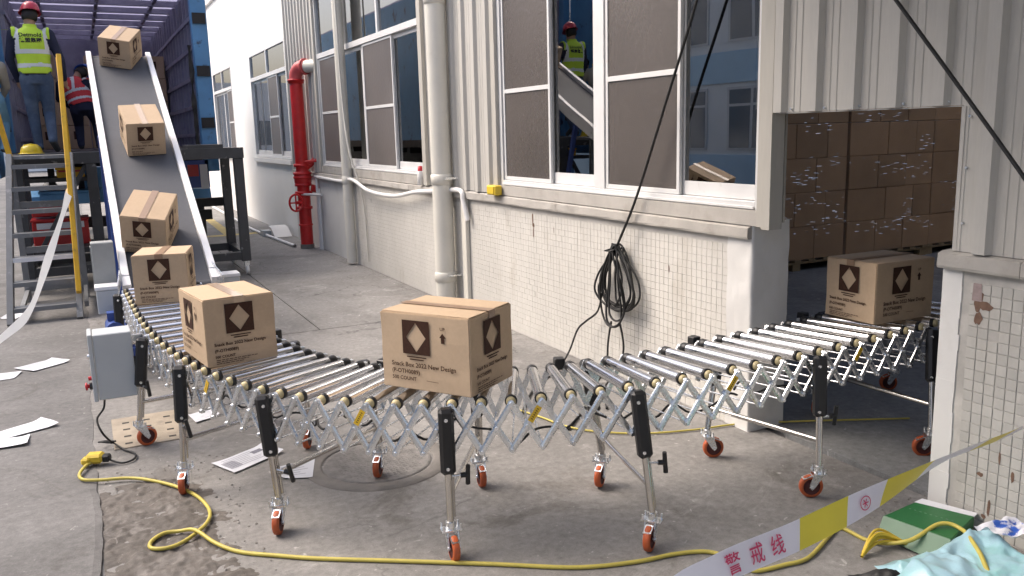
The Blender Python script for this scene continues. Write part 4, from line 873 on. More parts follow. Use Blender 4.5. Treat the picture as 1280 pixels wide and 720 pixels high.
def carton_body(a, b_, h, seed):
    """kraft box with slightly bulged walls and sagging edges"""
    bm = bmesh.new(); bmesh.ops.create_cube(bm, size=1.0); bmesh.ops.bevel(bm, geom=bm.edges[:], offset=0.011, segments=2, affect='EDGES')
    bmesh.ops.subdivide_edges(bm, edges=[e for e in bm.edges if e.calc_length() > 0.3], cuts=5, use_grid_fill=True)
    for v in bm.verts:
        x, y, z = v.co
        u = (1 - (2 * x) ** 2 * 0.999) * (1 - (2 * z) ** 2 * 0.999); w = (1 - (2 * y) ** 2 * 0.999) * (1 - (2 * z) ** 2 * 0.999)
        nx = x * a + (math.copysign(0.003, x) * max(0, w) if abs(x) > 0.49 else 0); ny = y * b_ + (math.copysign(0.003, y) * max(0, u) if abs(y) > 0.49 else 0)
        n = mnoise.noise_vector(Vector((x * 3 + seed, y * 3, z * 3))) * 0.0032
        v.co = Vector((nx + a / 2, ny + b_ / 2, (z + 0.5) * h)) + (n if z > -0.45 else Vector((0, 0, 0)))
    me = bpy.data.meshes.new('body'); bm.to_mesh(me); bm.free(); me.materials.append(MATS['cardboard'])
    for p in me.polygons: p.use_smooth = False
    return me
def carton(x, y, z, yaw, front, label, tape, tilt=0.0, seed=0):
    """front: 'S' short side faces the viewer, 'L' long side. origin: lower front left corner"""
    a, b_ = (CS, CL) if front == 'S' else (CL, CS)
    M = Matrix.Translation((x, y, z)) @ Matrix.Rotation(tilt, 4, 'X') @ Matrix.Rotation(yaw, 4, 'Z')
    T = link('carton', None, None, M); T.empty_display_size = 0.1; tag(T, label, 'box', 'printed cartons travelling along the conveyors')
    link('body', carton_body(a, b_, CH, seed), T, M)
    # top flaps meet along the long direction
    for s in (0, 1):
        fm = MB(); g_ = 0.0018
        if front == 'S': fm.bx(0.006 + s * (a / 2 - 0.006 + g_), a / 2 - g_ + s * (a / 2 - 0.006 + g_), 0.005, b_ - 0.005, CH - 0.001, CH + 0.0035)
        else: fm.bx(0.005, a - 0.005, 0.006 + s * (b_ / 2 - 0.006 + g_), b_ / 2 - g_ + s * (b_ / 2 - 0.006 + g_), CH - 0.001, CH + 0.0035)
        link('top_flap', fm.mesh('top_flap', 'cardboard', bevel=0.0015), T, M @ Matrix.Rotation(0.006 * (1 if s else -1), 4, 'X' if front == 'L' else 'Y'))
    tw = 0.026; tm = MB()
    zt = CH + 0.0062
    if front == 'S': tm.bx(a / 2 - tw, a / 2 + tw, -0.0048, b_ + 0.0048, zt - 0.0004, zt); tm.bx(a / 2 - tw, a / 2 + tw, -0.0052, -0.0044, CH - 0.05, zt - 0.0006)
    else: tm.bx(-0.0048, a + 0.0048, b_ / 2 - tw, b_ / 2 + tw, zt - 0.0004, zt); tm.bx(a + 0.0044, a + 0.0052, b_ / 2 - tw, b_ / 2 + tw, CH - 0.05, zt - 0.0006)
    link('tape', tm.mesh('tape', tape), T, M)
    # print: front, right and left faces
    off = 0.0066
    faces = {'F': Matrix.Translation((0, -off, 0)), 'R': Matrix.Translation((a + off, 0, 0)) @ Matrix.Rotation(PI / 2, 4, 'Z'), 'L': Matrix.Translation((-off, b_, 0)) @ Matrix.Rotation(-PI / 2, 4, 'Z'), 'K': Matrix.Translation((a, b_ + off, 0)) @ Matrix.Rotation(PI, 4, 'Z')}
    for k, F_ in faces.items():
        is_long = (front == 'L') == (k in 'FK')
        stuff(link('printed_text', txt_long if is_long else txt_short, T, M @ F_)); link('printed_emblem', emb_long if is_long else emb_short, T, M @ F_)
    return T
BT = math.radians(25.8)
carton(1.0622, 3.3766, 0.6905, -0.9756, 'L', 'printed cardboard carton at the bend of the roller conveyor, nearest to the camera', 'brown_tape', seed=1)
carton(0.4412, 4.1468, 0.6705, 0.1433, 'S', 'printed cardboard carton with pale tape, second nearest, on the left stretch of rollers', 'clear_tape', seed=2)
carton(3.6852, 3.395, 0.6805, -1.5881, 'S', 'printed cardboard carton on the rollers just inside the dark doorway', 'brown_tape', seed=3)
carton(0.2301, 6.0843, 0.6705, -0.2128, 'S', 'printed cardboard carton on the rollers just below the foot of the black belt', 'brown_tape', seed=4)
carton(0.223, 7.4226, 0.878, -0.3298, 'S', 'printed cardboard carton turned askew low on the black belt, lowest one on it', 'brown_tape', BT, 5)
carton(0.4122, 8.9237, 1.604, 0.0726, 'S', 'printed cardboard carton with white tape halfway up the black belt', 'clear_tape', BT, 6)
carton(0.313, 10.9973, 2.607, -0.3615, 'S', 'printed cardboard carton at the top end of the black belt entering the truck', 'brown_tape', BT, 7)

# ================================================================== INCLINED BELT CONVEYOR
BC = tag(empty('belt_conveyor', (0.53, 9, 0)), 'inclined black belt conveyor with white side rails rising into the truck', 'conveyor')
def bz(y): return 0.867 + 0.484 * (y - 7.42)
bl = MB(); Y0, Y1 = 6.98, 11.28; X0, X1 = 0.245, 0.825
nb = 44
for i in range(nb):
    a, c = Y0 + (Y1 - Y0) * i / nb, Y0 + (Y1 - Y0) * (i + 1) / nb
    bl.add([(X0, a, bz(a)), (X1, a, bz(a)), (X1, c, bz(c)), (X0, c, bz(c))], [(0, 1, 2, 3)])
for yc in (Y0, Y1):
    bl.cyl((X0, yc, bz(yc) - 0.05), (X1, yc, bz(yc) - 0.05), 0.05, 20)
bl.add([(X0, Y0, bz(Y0) - 0.1), (X1, Y0, bz(Y0) - 0.1), (X1, Y1, bz(Y1) - 0.1), (X0, Y1, bz(Y1) - 0.1)], [(3, 2, 1, 0)])
bl.build('belt', 'belt', BC)
for xr, xe in ((X0 - 0.03, 0.006), (X1 + 0.03, -0.006)):
    y0, y1 = (7.08, Y1 + 0.04)
    r_ = MB().beam((xr, y0, bz(y0) - 0.03), (xr, y1, bz(y1) - 0.03), 0.055, 0.15, (0, -0.484, 1)).build('side_rail', 'white_rail', BC, bevel=0.004)
    for k in range(9):
        yy = y0 + 0.2 + k * 0.48; sx = -0.029 if xr < .5 else 0.029
        MB().cyl((xr, yy, bz(yy) - 0.03), (xr + sx * 1.15, yy, bz(yy) - 0.03), 0.009, 8).build('bolt', 'zinc', r_)
    MB().beam((xr, 6.93, bz(6.93) - 0.0), (xr, y0 - 0.005, bz(y0) - 0.02), 0.062, 0.11, (0, -0.484, 1)).build('rail_end', 'white_rail', BC, bevel=0.004)
    MB().box((xr, 6.99, 0.52), (0.06, 0.12, 0.14)).build('end_bracket', 'blue_paint', BC, bevel=0.006)
for sx in (-1, 1):
    xr = 0.535 + sx * 0.33
    for yf, yt in ((7.1, 7.1), (8.2, 8.6), (10.2, 9.6)):
        MB().beam((xr, yf, 0.09), (xr, yt, bz(yt) - 0.12), 0.05, 0.05).build('stand_leg', 'blue_paint', BC)
        MB().lathe((xr - 0.02, yf, 0.05), (1, 0, 0), [(0, 0), (0, 0.05), (0.04, 0.05), (0.04, 0)], 16).build('caster', 'rubber_black', BC)
    MB().beam((xr, 7.0, 0.14), (xr, 10.3, 0.14), 0.05, 0.06).build('base_beam', 'blue_paint', BC)
for y in (7.1, 8.2, 10.2): MB().beam((0.21, y, 0.14), (0.86, y, 0.14), 0.05, 0.05).build('cross_beam', 'blue_paint', BC)
MB().bx(0.0, 0.16, 7.25, 7.40, 0.62, 0.98).build('switch_box', 'box_grey_dark', BC, bevel=0.006)
MB().bx(-0.006, 0.0, 7.27, 7.38, 0.65, 0.95).build('switch_box_door', 'box_grey_dark', BC, bevel=0.002)
MB().bx(0.0, 0.15, 7.02, 7.18, 0.46, 0.64).build('junction_box', 'box_grey', BC, bevel=0.006)
MB().bx(-0.006, 0.156, 7.014, 7.186, 0.641, 0.67).build('junction_lid', 'white_rail', BC, bevel=0.004)
m_ = MB().cyl((0.10, 6.72, 0.38), (0.10, 7.0, 0.38), 0.065, 18); m_.box((0.10, 6.86, 0.47), (0.09, 0.1, 0.06)); m_.build('motor', 'blue_paint', BC)
MB().bx(0.93, 1.10, 7.34, 7.50, 0.44, 0.60).build('junction_box', 'box_grey', BC, bevel=0.006)
MB().bx(0.924, 1.106, 7.334, 7.506, 0.601, 0.63).build('junction_lid', 'white_rail', BC, bevel=0.004)
MB().beam((0.9, 7.3, 0.43), (1.08, 7.42, 0.43), 0.1, 0.02).build('bracket', 'blue_paint', BC)
# guide plates where belt meets rollers
for xg, sg in ((0.18, -1), (0.86, 1)):
    MB().add([(xg, 7.08, 0.66), (xg, 7.08, 0.78), (xg + sg * 0.03, 6.72, 0.72), (xg + sg * 0.03, 6.72, 0.64)], [(0, 1, 2, 3)]).build('guide_plate', 'zinc', BC, solid=0.006)

# ================================================================== CONTROL BOX AND CORDS
cb = tag(empty('control_box', (0.05, 5.25, 0.3)), 'light grey electrical control box fixed to a conveyor leg, red button on its side', 'control box')
MB().bx(-0.045, 0.155, 5.17, 5.36, 0.305, 0.685).build('cabinet', 'box_grey', cb, bevel=0.005)
dr = MB().bx(-0.072, -0.048, 5.166, 5.364, 0.300, 0.690).build('door', 'box_grey', cb, bevel=0.004)
MB().cyl((-0.072, 5.21, 0.56), (-0.082, 5.21, 0.56), 0.012, 12).build('lock', 'zinc', dr)
MB().cyl((-0.072, 5.22, 0.385), (-0.088, 5.22, 0.385), 0.02, 14).build('button_base', 'black_plastic', dr)
MB().lathe((-0.088, 5.22, 0.385), (-1, 0, 0), [(0, 0.012), (0.01, 0.012), (0.01, 0.022), (0.02, 0.022), (0.024, 0.0)], 16).build('red_button', 'red_plastic', dr)
MB().cyl((-0.072, 5.22, 0.43), (-0.09, 5.22, 0.43), 0.012, 12).build('red_button', 'red_plastic', dr)
MB().bx(0.12, 0.215, 5.20, 5.225, 0.62, 0.655).build('mounting_bracket', 'zinc', cb)
MB().tube(smooth_path([(-0.02, 5.2, 0.305), (-0.03, 5.2, 0.25), (-0.07, 5.17, 0.2), (-0.055, 5.12, 0.14), (-0.02, 5.18, 0.06), (0.0, 5.22, 0.028), (0.05, 5.12, 0.012), (0.10, 5.02, 0.012), (0.09, 4.93, 0.012), (0.03, 4.90, 0.012), (-0.035, 4.945, 0.03)], 8), 0.006, 6).build('power_cable', 'rubber_black', cb)
MB().tube(smooth_path([(-0.005, 5.2, 0.035), (-0.06, 5.22, 0.045), (-0.075, 5.26, 0.035), (-0.03, 5.27, 0.03), (0.01, 5.21, 0.04)], 6), 0.006, 6).build('cable_knot', 'rubber_black', cb)
ec = tag(empty('extension_cord', (0.3, 4.2, 0)), 'yellow extension cord with a socket block looping over the ground in front of the conveyor', 'cord')
cord = [(-0.125, 4.945), (-0.150, 4.91), (-0.179, 4.80), (-0.161, 4.711), (-0.086, 4.674), (0.045, 4.632), (0.144, 4.545), (0.257, 4.387), (0.339, 4.203), (0.371, 4.012), (0.347, 3.882), (0.283, 3.785), (0.209, 3.717), (0.143, 3.706), (0.095, 3.741), (0.102, 3.803), (0.156, 3.858), (0.222, 3.846), (0.283, 3.785), (0.349, 3.645), (0.432, 3.529), (0.576, 3.408), (0.719, 3.299), (1.006, 3.113), (1.341, 2.892), (1.612, 2.709), (1.847, 2.627), (2.029, 2.599), (2.154, 2.548), (2.197, 2.451), (2.2, 2.361), (2.233, 2.328), (2.346, 2.314), (2.472, 2.309), (2.694, 2.403), (2.789, 2.434), (2.803, 2.276), (2.873, 2.156), (3.02, 2.129), (3.055, 2.053), (2.954, 1.912), (2.86, 1.75), (2.9, 1.5)]
def cz(i, x, y):
    z = 0.010
    if x < -0.09: z = 0.027
    elif x < 0.0: z = 0.022
    elif x < 0.42 and 2.9 < y < 4.75: z = 0.020
    if i == 18: z = 0.036
    if x > 2.85 and y < 2.2: z = 0.05 + (0.05 if x > 2.95 else 0)
    return z
MB().tube(smooth_path([(x, y, cz(i, x, y)) for i, (x, y) in enumerate(cord)], 7), 0.0088, 8).build('cord', 'yellow_cord', ec)
rot = Matrix.Rotation(math.radians(-20), 3, 'Z')
MB().box((-0.10, 4.975, 0.043), (0.09, 0.075, 0.052), rot).build('socket_block', 'yellow_plastic', ec, bevel=0.012)
MB().box((-0.145, 4.96, 0.038), (0.045, 0.05, 0.04), rot).build('socket_neck', 'yellow_plastic', ec, bevel=0.01)
MB().box((-0.045, 4.952, 0.040), (0.045, 0.045, 0.04), rot).build('plug', 'black_plastic', ec, bevel=0.008)
tag(MB().tube(smooth_path([(2.30, 4.60, 0.01), (2.36, 4.40, 0.01), (2.45, 4.08, 0.01), (2.70, 3.84, 0.01), (3.02, 3.72, 0.01), (3.3, 3.66, 0.012), (3.6, 3.5, 0.022), (4.2, 3.2, 0.022)], 6), 0.006, 6).build('floor_cable', 'yellow_cord'), 'thin yellow cable on the ground behind the conveyor running to the doorway', 'cable')

# ================================================================== SMALL GROUND THINGS
mh = tag(empty('manhole_cover', (1.27, 4.22, 0)), 'round cast manhole cover in a stone ring under the conveyor bend', 'manhole')
MB().lathe((1.27, 4.22, 0), (0, 0, 1), [(-0.01, 0.30), (0.005, 0.30), (0.007, 0.31), (0.006, 0.385), (-0.004, 0.39)], 48).build('ring', 'ring_stone', mh)
MB().lathe((1.27, 4.22, 0), (0, 0, 1), [(0.003, 0.0), (0.003, 0.262), (0.0045, 0.268), (0.0045, 0.288), (-0.008, 0.292)], 40).build('lid', 'cast_iron', mh)
st_ = MB()
for i in range(-9, 10):
    for j in range(-9, 10):
        x, y = i * 0.027, j * 0.027
        if x * x + y * y < 0.235 ** 2: st_.box((1.27 + x, 4.22 + y, 0.0030), (0.019, 0.010, 0.0022) if (i + j) % 2 else (0.010, 0.019, 0.0022))
stuff(st_.build('tread_pattern', 'cast_iron', mh))
pc = tag(empty('drain_plate', (0.19, 5.45, 0)), 'tan slotted drain plate set in the ground beneath the control box', 'drain cover')
MB().bx(0.0, 0.40, 5.16, 5.76, -0.01, 0.007).build('plate', 'plate_tan', pc, bevel=0.003)
for i in range(3):
    for j in range(4):
        MB().bx(0.06 + i * 0.12, 0.10 + i * 0.12, 5.22 + j * 0.135, 5.245 + j * 0.135, 0.006, 0.0078).build('slot', 'hole_dark', pc)
def paper(pts, label, z=0.004, lines=0, bars=False, curl=0.01, seed=1):
    p = [Vector((x, y, 0)) for x, y in pts]; th = empty('paper_sheet', (p[0].x, p[0].y, z)); tag(th, label, 'paper', 'loose sheets of paper on the ground')
    def fn(u, v, dz=0.0):
        q = p[0].lerp(p[1], u).lerp(p[3].lerp(p[2], u), v)
        e = mnoise.noise(Vector((u * 1.7 + seed, v * 1.7, seed))); c = max(0, abs(u - .5) * 2 - .6) ** 2 * (1 if (u > .5) == (seed % 2 > 0) else 0.2)
        return (q.x, q.y, z + dz + curl * (0.5 + 0.5 * e) + curl * 8 * c)
    MB().grid(fn, 12, 12).build('sheet', 'paper', th)
    if lines:
        b = MB()
        for k in range(lines):
            v = 0.14 + 0.75 * k / lines; u0, u1 = 0.12, random.uniform(0.4, 0.88)
            b.grid(lambda a, c: fn(u0 + (u1 - u0) * a, v + 0.018 * c, 0.0012), 8, 1)
        if bars:
            for k in range(10): b.grid(lambda a, c: fn(0.06 + 0.022 * k + 0.012 * a, 0.30 + 0.5 * c, 0.0012), 1, 5)
            b.grid(lambda a, c: fn(0.66 + 0.2 * a, 0.2 + 0.2 * c, 0.0012), 4, 2)
        stuff(b.build('print', 'ink_grey', th))
paper([(-0.643, 7.537), (-0.38, 7.704), (-0.244, 7.533), (-0.497, 7.34)], 'white sheet on the left pavement, farther of the pair near the ladder', 0.006, 5, seed=1)
paper([(-0.80, 7.45), (-0.575, 7.389), (-0.619, 7.215), (-0.78, 7.19)], 'white sheet cut by the left photo edge, just below another sheet near the ladder', 0.006, 0, seed=2)
paper([(-0.68, 5.80), (-0.398, 5.995), (-0.294, 5.812), (-0.66, 5.66)], 'white sheet on the left pavement with a crumpled corner, lower left of the control box', 0.010, 0, seed=3)
paper([(-0.70, 5.66), (-0.448, 5.706), (-0.452, 5.509), (-0.66, 5.52)], 'white sheet with its edge lifted at the left photo edge, nearest to the camera', 0.006, 0, curl=0.02, seed=4)
paper([(0.462, 4.648), (0.758, 4.789), (0.85, 4.621), (0.552, 4.444)], 'printed sheet with a barcode lying under the conveyor', 0.003, 7, True, seed=5)
paper([(0.756, 4.398), (0.98, 4.434), (0.904, 4.177), (0.749, 4.244)], 'printed sheet without barcode, next to the second conveyor leg from the bend', 0.003, 6, seed=6)
paper([(0.445, 5.593), (0.585, 5.656), (0.626, 5.483), (0.471, 5.402)], 'small white sheet half hidden beneath the left stretch of rollers', 0.004, 0, seed=7)
paper([(-0.809, 10.125), (-0.624, 10.096), (-0.75, 9.723), (-0.896, 9.819)], 'white sheet on the ground at the foot of the grey ladder', 0.006, 0, seed=8)
leaf = MB().grid(lambda u, v: (0.02 + 0.035 * u, 3.36 + 0.07 * v - 0.02 * u, 0.012 + 0.01 * abs(u - .5)), 4, 5).build('dry_leaf', 'paper'); tag(leaf, 'small pale dry scrap on the broken ground patch below the cord loop', 'litter')

# rubbish at the foot of the pillar
gb = tag(empty('green_box', (3.05, 2.25, 0)), 'flattened dark green printed box lying against the tiled pillar', 'box')
GA = [Vector((2.93, 2.33, 0.02)), Vector((3.16, 2.355, 0.02)), Vector((3.225, 2.115, 0.035)), Vector((2.965, 2.035, 0.03))]
hgt = Vector((0.0, 0.0, 0.055))
b = MB().add(GA + [p + hgt for p in GA], [(3, 2, 1, 0), (4, 5, 6, 7), (0, 1, 5, 4), (1, 2, 6, 5), (2, 3, 7, 6), (3, 0, 4, 7)]); b.build('body', 'green_card', gb, bevel=0.004)
b = MB().add([GA[3] + hgt * 0.99, GA[0] + hgt * 0.99, GA[0] + Vector((-0.06, -0.02, -0.01)), GA[3] + Vector((-0.075, -0.03, -0.02))], [(0, 1, 2, 3)]); b.build('side_flap', 'green_card_pale', gb, solid=0.004)
b = MB().add([GA[1] + hgt * 1.0, GA[2] + hgt * 1.0, GA[2] + Vector((0.05, 0.02, 0.05)), GA[1] + Vector((0.05, 0.0, 0.06))], [(0, 1, 2, 3)]); b.build('side_flap', 'paper', gb, solid=0.003)
b = MB()
for k in range(9):
    c = GA[0].lerp(GA[1], 0.62).lerp(GA[3].lerp(GA[2], 0.62), 0.12 + 0.085 * k) + hgt + Vector((0, 0, 0.0016)); b.box(c, (0.006, 0.009, 0.0008))
stuff(b.build('print', 'green_card_pale', gb))
def bagf(u, v):
    p = Vector((2.64, 2.13, 0)).lerp(Vector((3.20, 2.06, 0)), u).lerp(Vector((2.50, 1.60, 0)).lerp(Vector((3.10, 1.50, 0)), u), v)
    e = min(1, 7 * min(u, 1 - u, v, 1 - v) + 0.05)
    z = 0.012 + e * (0.03 + 0.05 * u + 0.03 * mnoise.noise(Vector((u * 2.3, v * 2.3, 4))) + 0.035 * (0.5 - abs(mnoise.noise(Vector((u * 5 + v * 3, v * 4, 9))))) + 0.014 * (0.5 - abs(mnoise.noise(Vector((u * 14, v * 11 + u * 6, 3))))) + 0.08 * max(0, u - 0.55) * (1 - v))
    w = 0.03 * mnoise.noise(Vector((u * 5, v * 5, 1)))
    return (p.x + w, p.y + w * 0.8, max(0.006, z))
bg = tag(empty('plastic_bag', (2.95, 1.85, 0)), 'crumpled pale blue plastic bag on the ground at the lower right', 'bag')
MB().grid(bagf, 70, 64).build('bag_sheet', 'bag_blue', bg)
def bagf2(u, v):
    x, y, z = bagf(0.02 + 0.5 * u, 0.30 + 0.6 * v); return (x - 0.04, y - 0.02 * u, z + 0.02 + 0.03 * mnoise.noise(Vector((u * 4, v * 4, 20))) + 0.03 * (1 - u))
MB().grid(bagf2, 26, 24).build('bag_fold', 'bag_blue', bg)
wp = tag(MB().grid(lambda u, v: (3.02 + 0.15 * u + 0.03 * v, 1.98 - 0.05 * u - 0.13 * v, 0.155 + 0.03 * mnoise.noise(Vector((u * 4, v * 4, 2))) + 0.02 * u), 16, 16).build('food_wrapper', ['wrapper']), 'crumpled white wrapper with blue print on the blue bag', 'wrapper')
bd = tag(empty('cable_bundle', (2.82, 2.27, 0)), 'tied bundle of yellow cord beside the green box', 'cord')
for k in range(8):
    o_ = random.uniform(-0.025, 0.025)
    MB().tube(smooth_path([(2.68 + o_, 2.22 + o_ * .7, 0.012), (2.75, 2.235 + o_ * .4, 0.03 + 0.006 * k), (2.82 + o_ * .3, 2.24 + o_, 0.035 + 0.005 * k), (2.90, 2.20 + o_ * 1.2, 0.02)], 6), 0.006, 6).build('strand', 'yellow_plastic', bd)
tag(MB().grid(lambda u, v: (2.50 + 0.16 * u, 1.98 + 0.16 * v - 0.1 * u, 0.01 + 0.06 * math.sin(PI * u) * math.sin(PI * v) + 0.02 * mnoise.noise(Vector((u * 6, v * 6, 3))) * math.sin(PI * u)), 18, 18).build('black_bag', 'rubber_black'), 'small black bag at the bottom edge left of the blue bag', 'bag')

# ================================================================== BARRIER TAPES
def cam_pt(x, y, d): return Vector((0, 0, CAM_H)) + (Fv * FPX + Rv * (x - 640) + Uv * (360 - y)) / FPX * d
bt_ = tag(empty('barrier_tape', (1.4, 1.33, 0)), 'white and yellow warning tape with pink lettering stretched across the lower right', 'tape')
TP = [Vector(p) for p in ((0.28, 1.30, 0.02), (0.62, 1.27, 0.52), (0.95, 1.28, 0.775), (1.124, 1.291, 0.819), (1.391, 1.327, 0.816), (1.687, 1.354, 0.837), (1.989, 1.38, 0.867), (2.312, 1.39, 0.885), (2.8, 1.42, 0.95), (3.25, 1.45, 1.02))]
path = smooth_path(TP, 24)
acc = [0.0]
for a, c in zip(path[:-1], path[1:]): acc.append(acc[-1] + (c - a).length)
def tape_pt(s):
    s = max(0, min(s, acc[-1] - 1e-6)); i = 0
    lo, hi = 0, len(acc) - 1
    while hi - lo > 1:
        m = (lo + hi) // 2
        if acc[m] <= s: lo = m
        else: hi = m
    t = (s - acc[lo]) / (acc[hi] - acc[lo]); p = path[lo].lerp(path[hi], t); d = (path[hi] - path[lo]).normalized()
    return p, d
S_ = {}
for nm, x in (('a', 0.95), ('b', 1.2), ('tw0', 1.45), ('tw1', 2.05)):
    S_[nm] = min(range(len(path)), key=lambda i: abs(path[i].x - x)); S_[nm] = acc[S_[nm]]
def tape_frame(s):
    p, d = tape_pt(s); up = Vector((0, 0, 1)); w = (up - d * up.dot(d)).normalized(); n = w.cross(d)
    t = max(0, min(1, (s - S_['tw0']) / (S_['tw1'] - S_['tw0']))); a = math.radians(22) - math.radians(66) * (t * t * (3 - 2 * t))
    w2 = w * math.cos(a) + n * math.sin(a); return p, d, w2, w2.cross(d)
TW = 0.066
def tape_strip(s0, s1, m, slant=0.03, n=30):
    b = MB(); vs = []
    for i in range(n + 1):
        u = i / n
        for j in range(5):
            v = j / 4; s = s0 + (s1 - s0) * u + (v - 0.5) * slant; p, d, w, nn = tape_frame(s); vs.append(p + w * (v - 0.5) * TW)
    b.add(vs, [(i * 5 + j, i * 5 + j + 1, (i + 1) * 5 + j + 1, (i + 1) * 5 + j) for i in range(n) for j in range(4)], True)
    b.build('tape_section', m, bt_)
sx = lambda x: acc[min(range(len(path)), key=lambda i: abs(path[i].x - x))]
cuts = [(0.05, sx(0.55), 'tape_white'), (sx(0.55), sx(0.70), 'tape_yellow'), (sx(0.70), sx(1.391), 'tape_white'), (sx(1.391), sx(1.565), 'tape_yellow'), (sx(1.565), sx(1.70), 'tape_white'), (sx(1.70), sx(1.87), 'tape_yellow'), (sx(1.87), sx(2.11), 'tape_white'), (sx(2.11), sx(2.23), 'tape_yellow'), (sx(2.23), sx(2.55), 'tape_white'), (sx(2.55), sx(2.7), 'tape_yellow'), (sx(2.7), acc[-1] - 0.05, 'tape_white')]
for s0, s1, m in cuts: tape_strip(s0, s1, m)
TSIDE = -0.0045
def tape_glyph(ch, s, size, vo=0.0):
    v, f = text_mesh(ch, size, 'CENTER', 0.0004); b = MB(); zc = size * 0.38; vs = []
    for q in v:
        p, d, w, n = tape_frame(s + q.x); vs.append(p + w * (q.y - zc + vo) + n * TSIDE)
    b.add(vs, f); b.build('lettering', 'tape_pink', bt_)
    b2 = MB(); b2.add([p for p in vs], [tuple(reversed(q)) for q in f])
tape_glyph('警', sx(1.165), 0.047); tape_glyph('戒', sx(1.235), 0.047); tape_glyph('线', sx(1.305), 0.047)
rg_ = MB(); vs = []
for rr in (0.018, 0.0155):
    for i in range(24):
        t = 2 * PI * i / 24; p, d, w, n = tape_frame(sx(1.63) + math.cos(t) * rr * 1.1); vs.append(p + w * math.sin(t) * rr + n * TSIDE)
rg_.add(vs, [(i, (i + 1) % 24, 24 + (i + 1) % 24, 24 + i) for i in range(24)])
for k in range(3):
    t = PI * k / 3
    for sgn in (1,):
        q = []
        for a_, c_ in ((-1, -1), (1, -1), (1, 1), (-1, 1)):
            dx = math.cos(t) * a_ * 0.011 - math.sin(t) * c_ * 0.0014; dz = math.sin(t) * a_ * 0.011 + math.cos(t) * c_ * 0.0014
            p, d, w, n = tape_frame(sx(1.63) + dx); q.append(p + w * dz + n * TSIDE)
        rg_.add(q, [(0, 1, 2, 3)])
rg_.build('printed_emblem', 'tape_pink', bt_)
pst = tag(empty('barrier_post', (3.30, 1.45, 0)), 'grey post holding the end of the warning tape, right of the picture', 'post')
MB().cyl((3.19, 1.45, 0.0), (3.19, 1.45, 1.1), 0.02, 12).build('pole', 'zinc', pst)

# ================================================================== TRUCK
TY = 12.62; TL = 7.6; TX0, TX1 = -0.80, 1.70; TF, TR_ = 1.64, 3.84
TK = tag(empty('truck', (0.45, 15, 0)), 'blue box truck backed up with its rear open, ribbed violet interior', 'truck')
MB().bx(TX0, TX1, TY + 0.02, TY + TL, TF - 0.12, TF).build('cargo_floor', 'truck_floor', TK)
for x, nm in ((TX0 + 0.06, 'side_wall'), (TX1 - 0.06, 'side_wall')):
    sg = 1 if x < 0.4 else -1
    W = MB().bx(x - 0.02, x + 0.02, TY + 0.16, TY + TL, TF, TR_ + 0.05).build(nm, 'truck_inner', TK)
    MB().bx(x - sg * 0.028 - 0.006, x - sg * 0.028 + 0.006, TY + 0.16, TY + TL, TF - 0.1, TR_ + 0.05).build('outer_skin', 'truck_blue', W)
    n = 17
    for i in range(n):
        y = TY + 0.34 + i * (TL - 0.4) / n
        MB().bx(*sorted((x + sg * 0.0205, x + sg * 0.062)), y, y + 0.07, TF, TR_ - 0.02).build('rib', 'truck_inner', W)
    for k, z in enumerate((1.78, 2.18, 2.58, 2.98, 3.38)):
        MB().bx(*sorted((x + sg * 0.063, x + sg * 0.082)), TY + 0.3, TY + TL - 0.02, z, z + 0.055).build('rail', 'truck_inner', W)
MB().bx(TX0 + 0.08, TX1 - 0.08, TY + TL - 0.05, TY + TL, TF, TR_).build('front_wall', 'truck_inner', TK)
# roof: translucent sheet on bows
RF = MB().bx(TX0 + 0.02, TX1 - 0.02, TY + 0.1, TY + TL, TR_ + 0.06, TR_ + 0.07).build('roof', 'tarp', TK)
for i in range(9):
    y = TY + 0.5 + i * 0.85
    MB().bx(TX0 + 0.08, TX1 - 0.08, y, y + 0.07, TR_ - 0.03, TR_ + 0.055).build('bow', 'truck_inner', RF)
for x in (-0.35, 0.45, 1.25): MB().bx(x, x + 0.05, TY + 0.3, TY + TL - 0.1, TR_ + 0.0, TR_ + 0.058).build('stringer', 'truck_inner', RF)
# rear frame
for x0, x1 in ((TX0 - 0.04, TX0 + 0.08), (TX1 - 0.16, TX1 + 0.05)):
    P_ = MB().bx(x0, x1, TY, TY + 0.15, 1.30, 4.15).build('corner_post', 'truck_blue', TK, bevel=0.01)
    for z in (1.9, 2.6, 3.3): MB().bx(x0 + 0.02, x1 - 0.02, TY - 0.035, TY, z, z + 0.14).build('hinge', 'chassis', P_)
MB().bx(TX0 + 0.08, TX1 - 0.16, TY, TY + 0.12, TR_ + 0.08, TR_ + 0.28).build('header', 'truck_blue', TK)
MB().bx(TX0, TX1, TY - 0.02, TY + 0.10, TF - 0.14, TF - 0.005).build('rear_sill', 'dark_steel', TK)
# folded rear door edge with torn curtain on the right
def torn(u, v):
    z = 1.66 + 1.35 * v; return (TX1 - 0.24 + 0.05 * u + 0.03 * mnoise.noise(Vector((v * 6, u, 2))), TY - 0.03 + 0.05 * mnoise.noise(Vector((v * 9, u * 2, 5))), z)
MB().grid(torn, 4, 30).build('torn_strip', 'chassis', TK)
MB().bx(TX0 - 0.12, TX0 - 0.06, TY - 0.9, TY, 1.35, 4.0).build('open_door', 'truck_blue', TK)
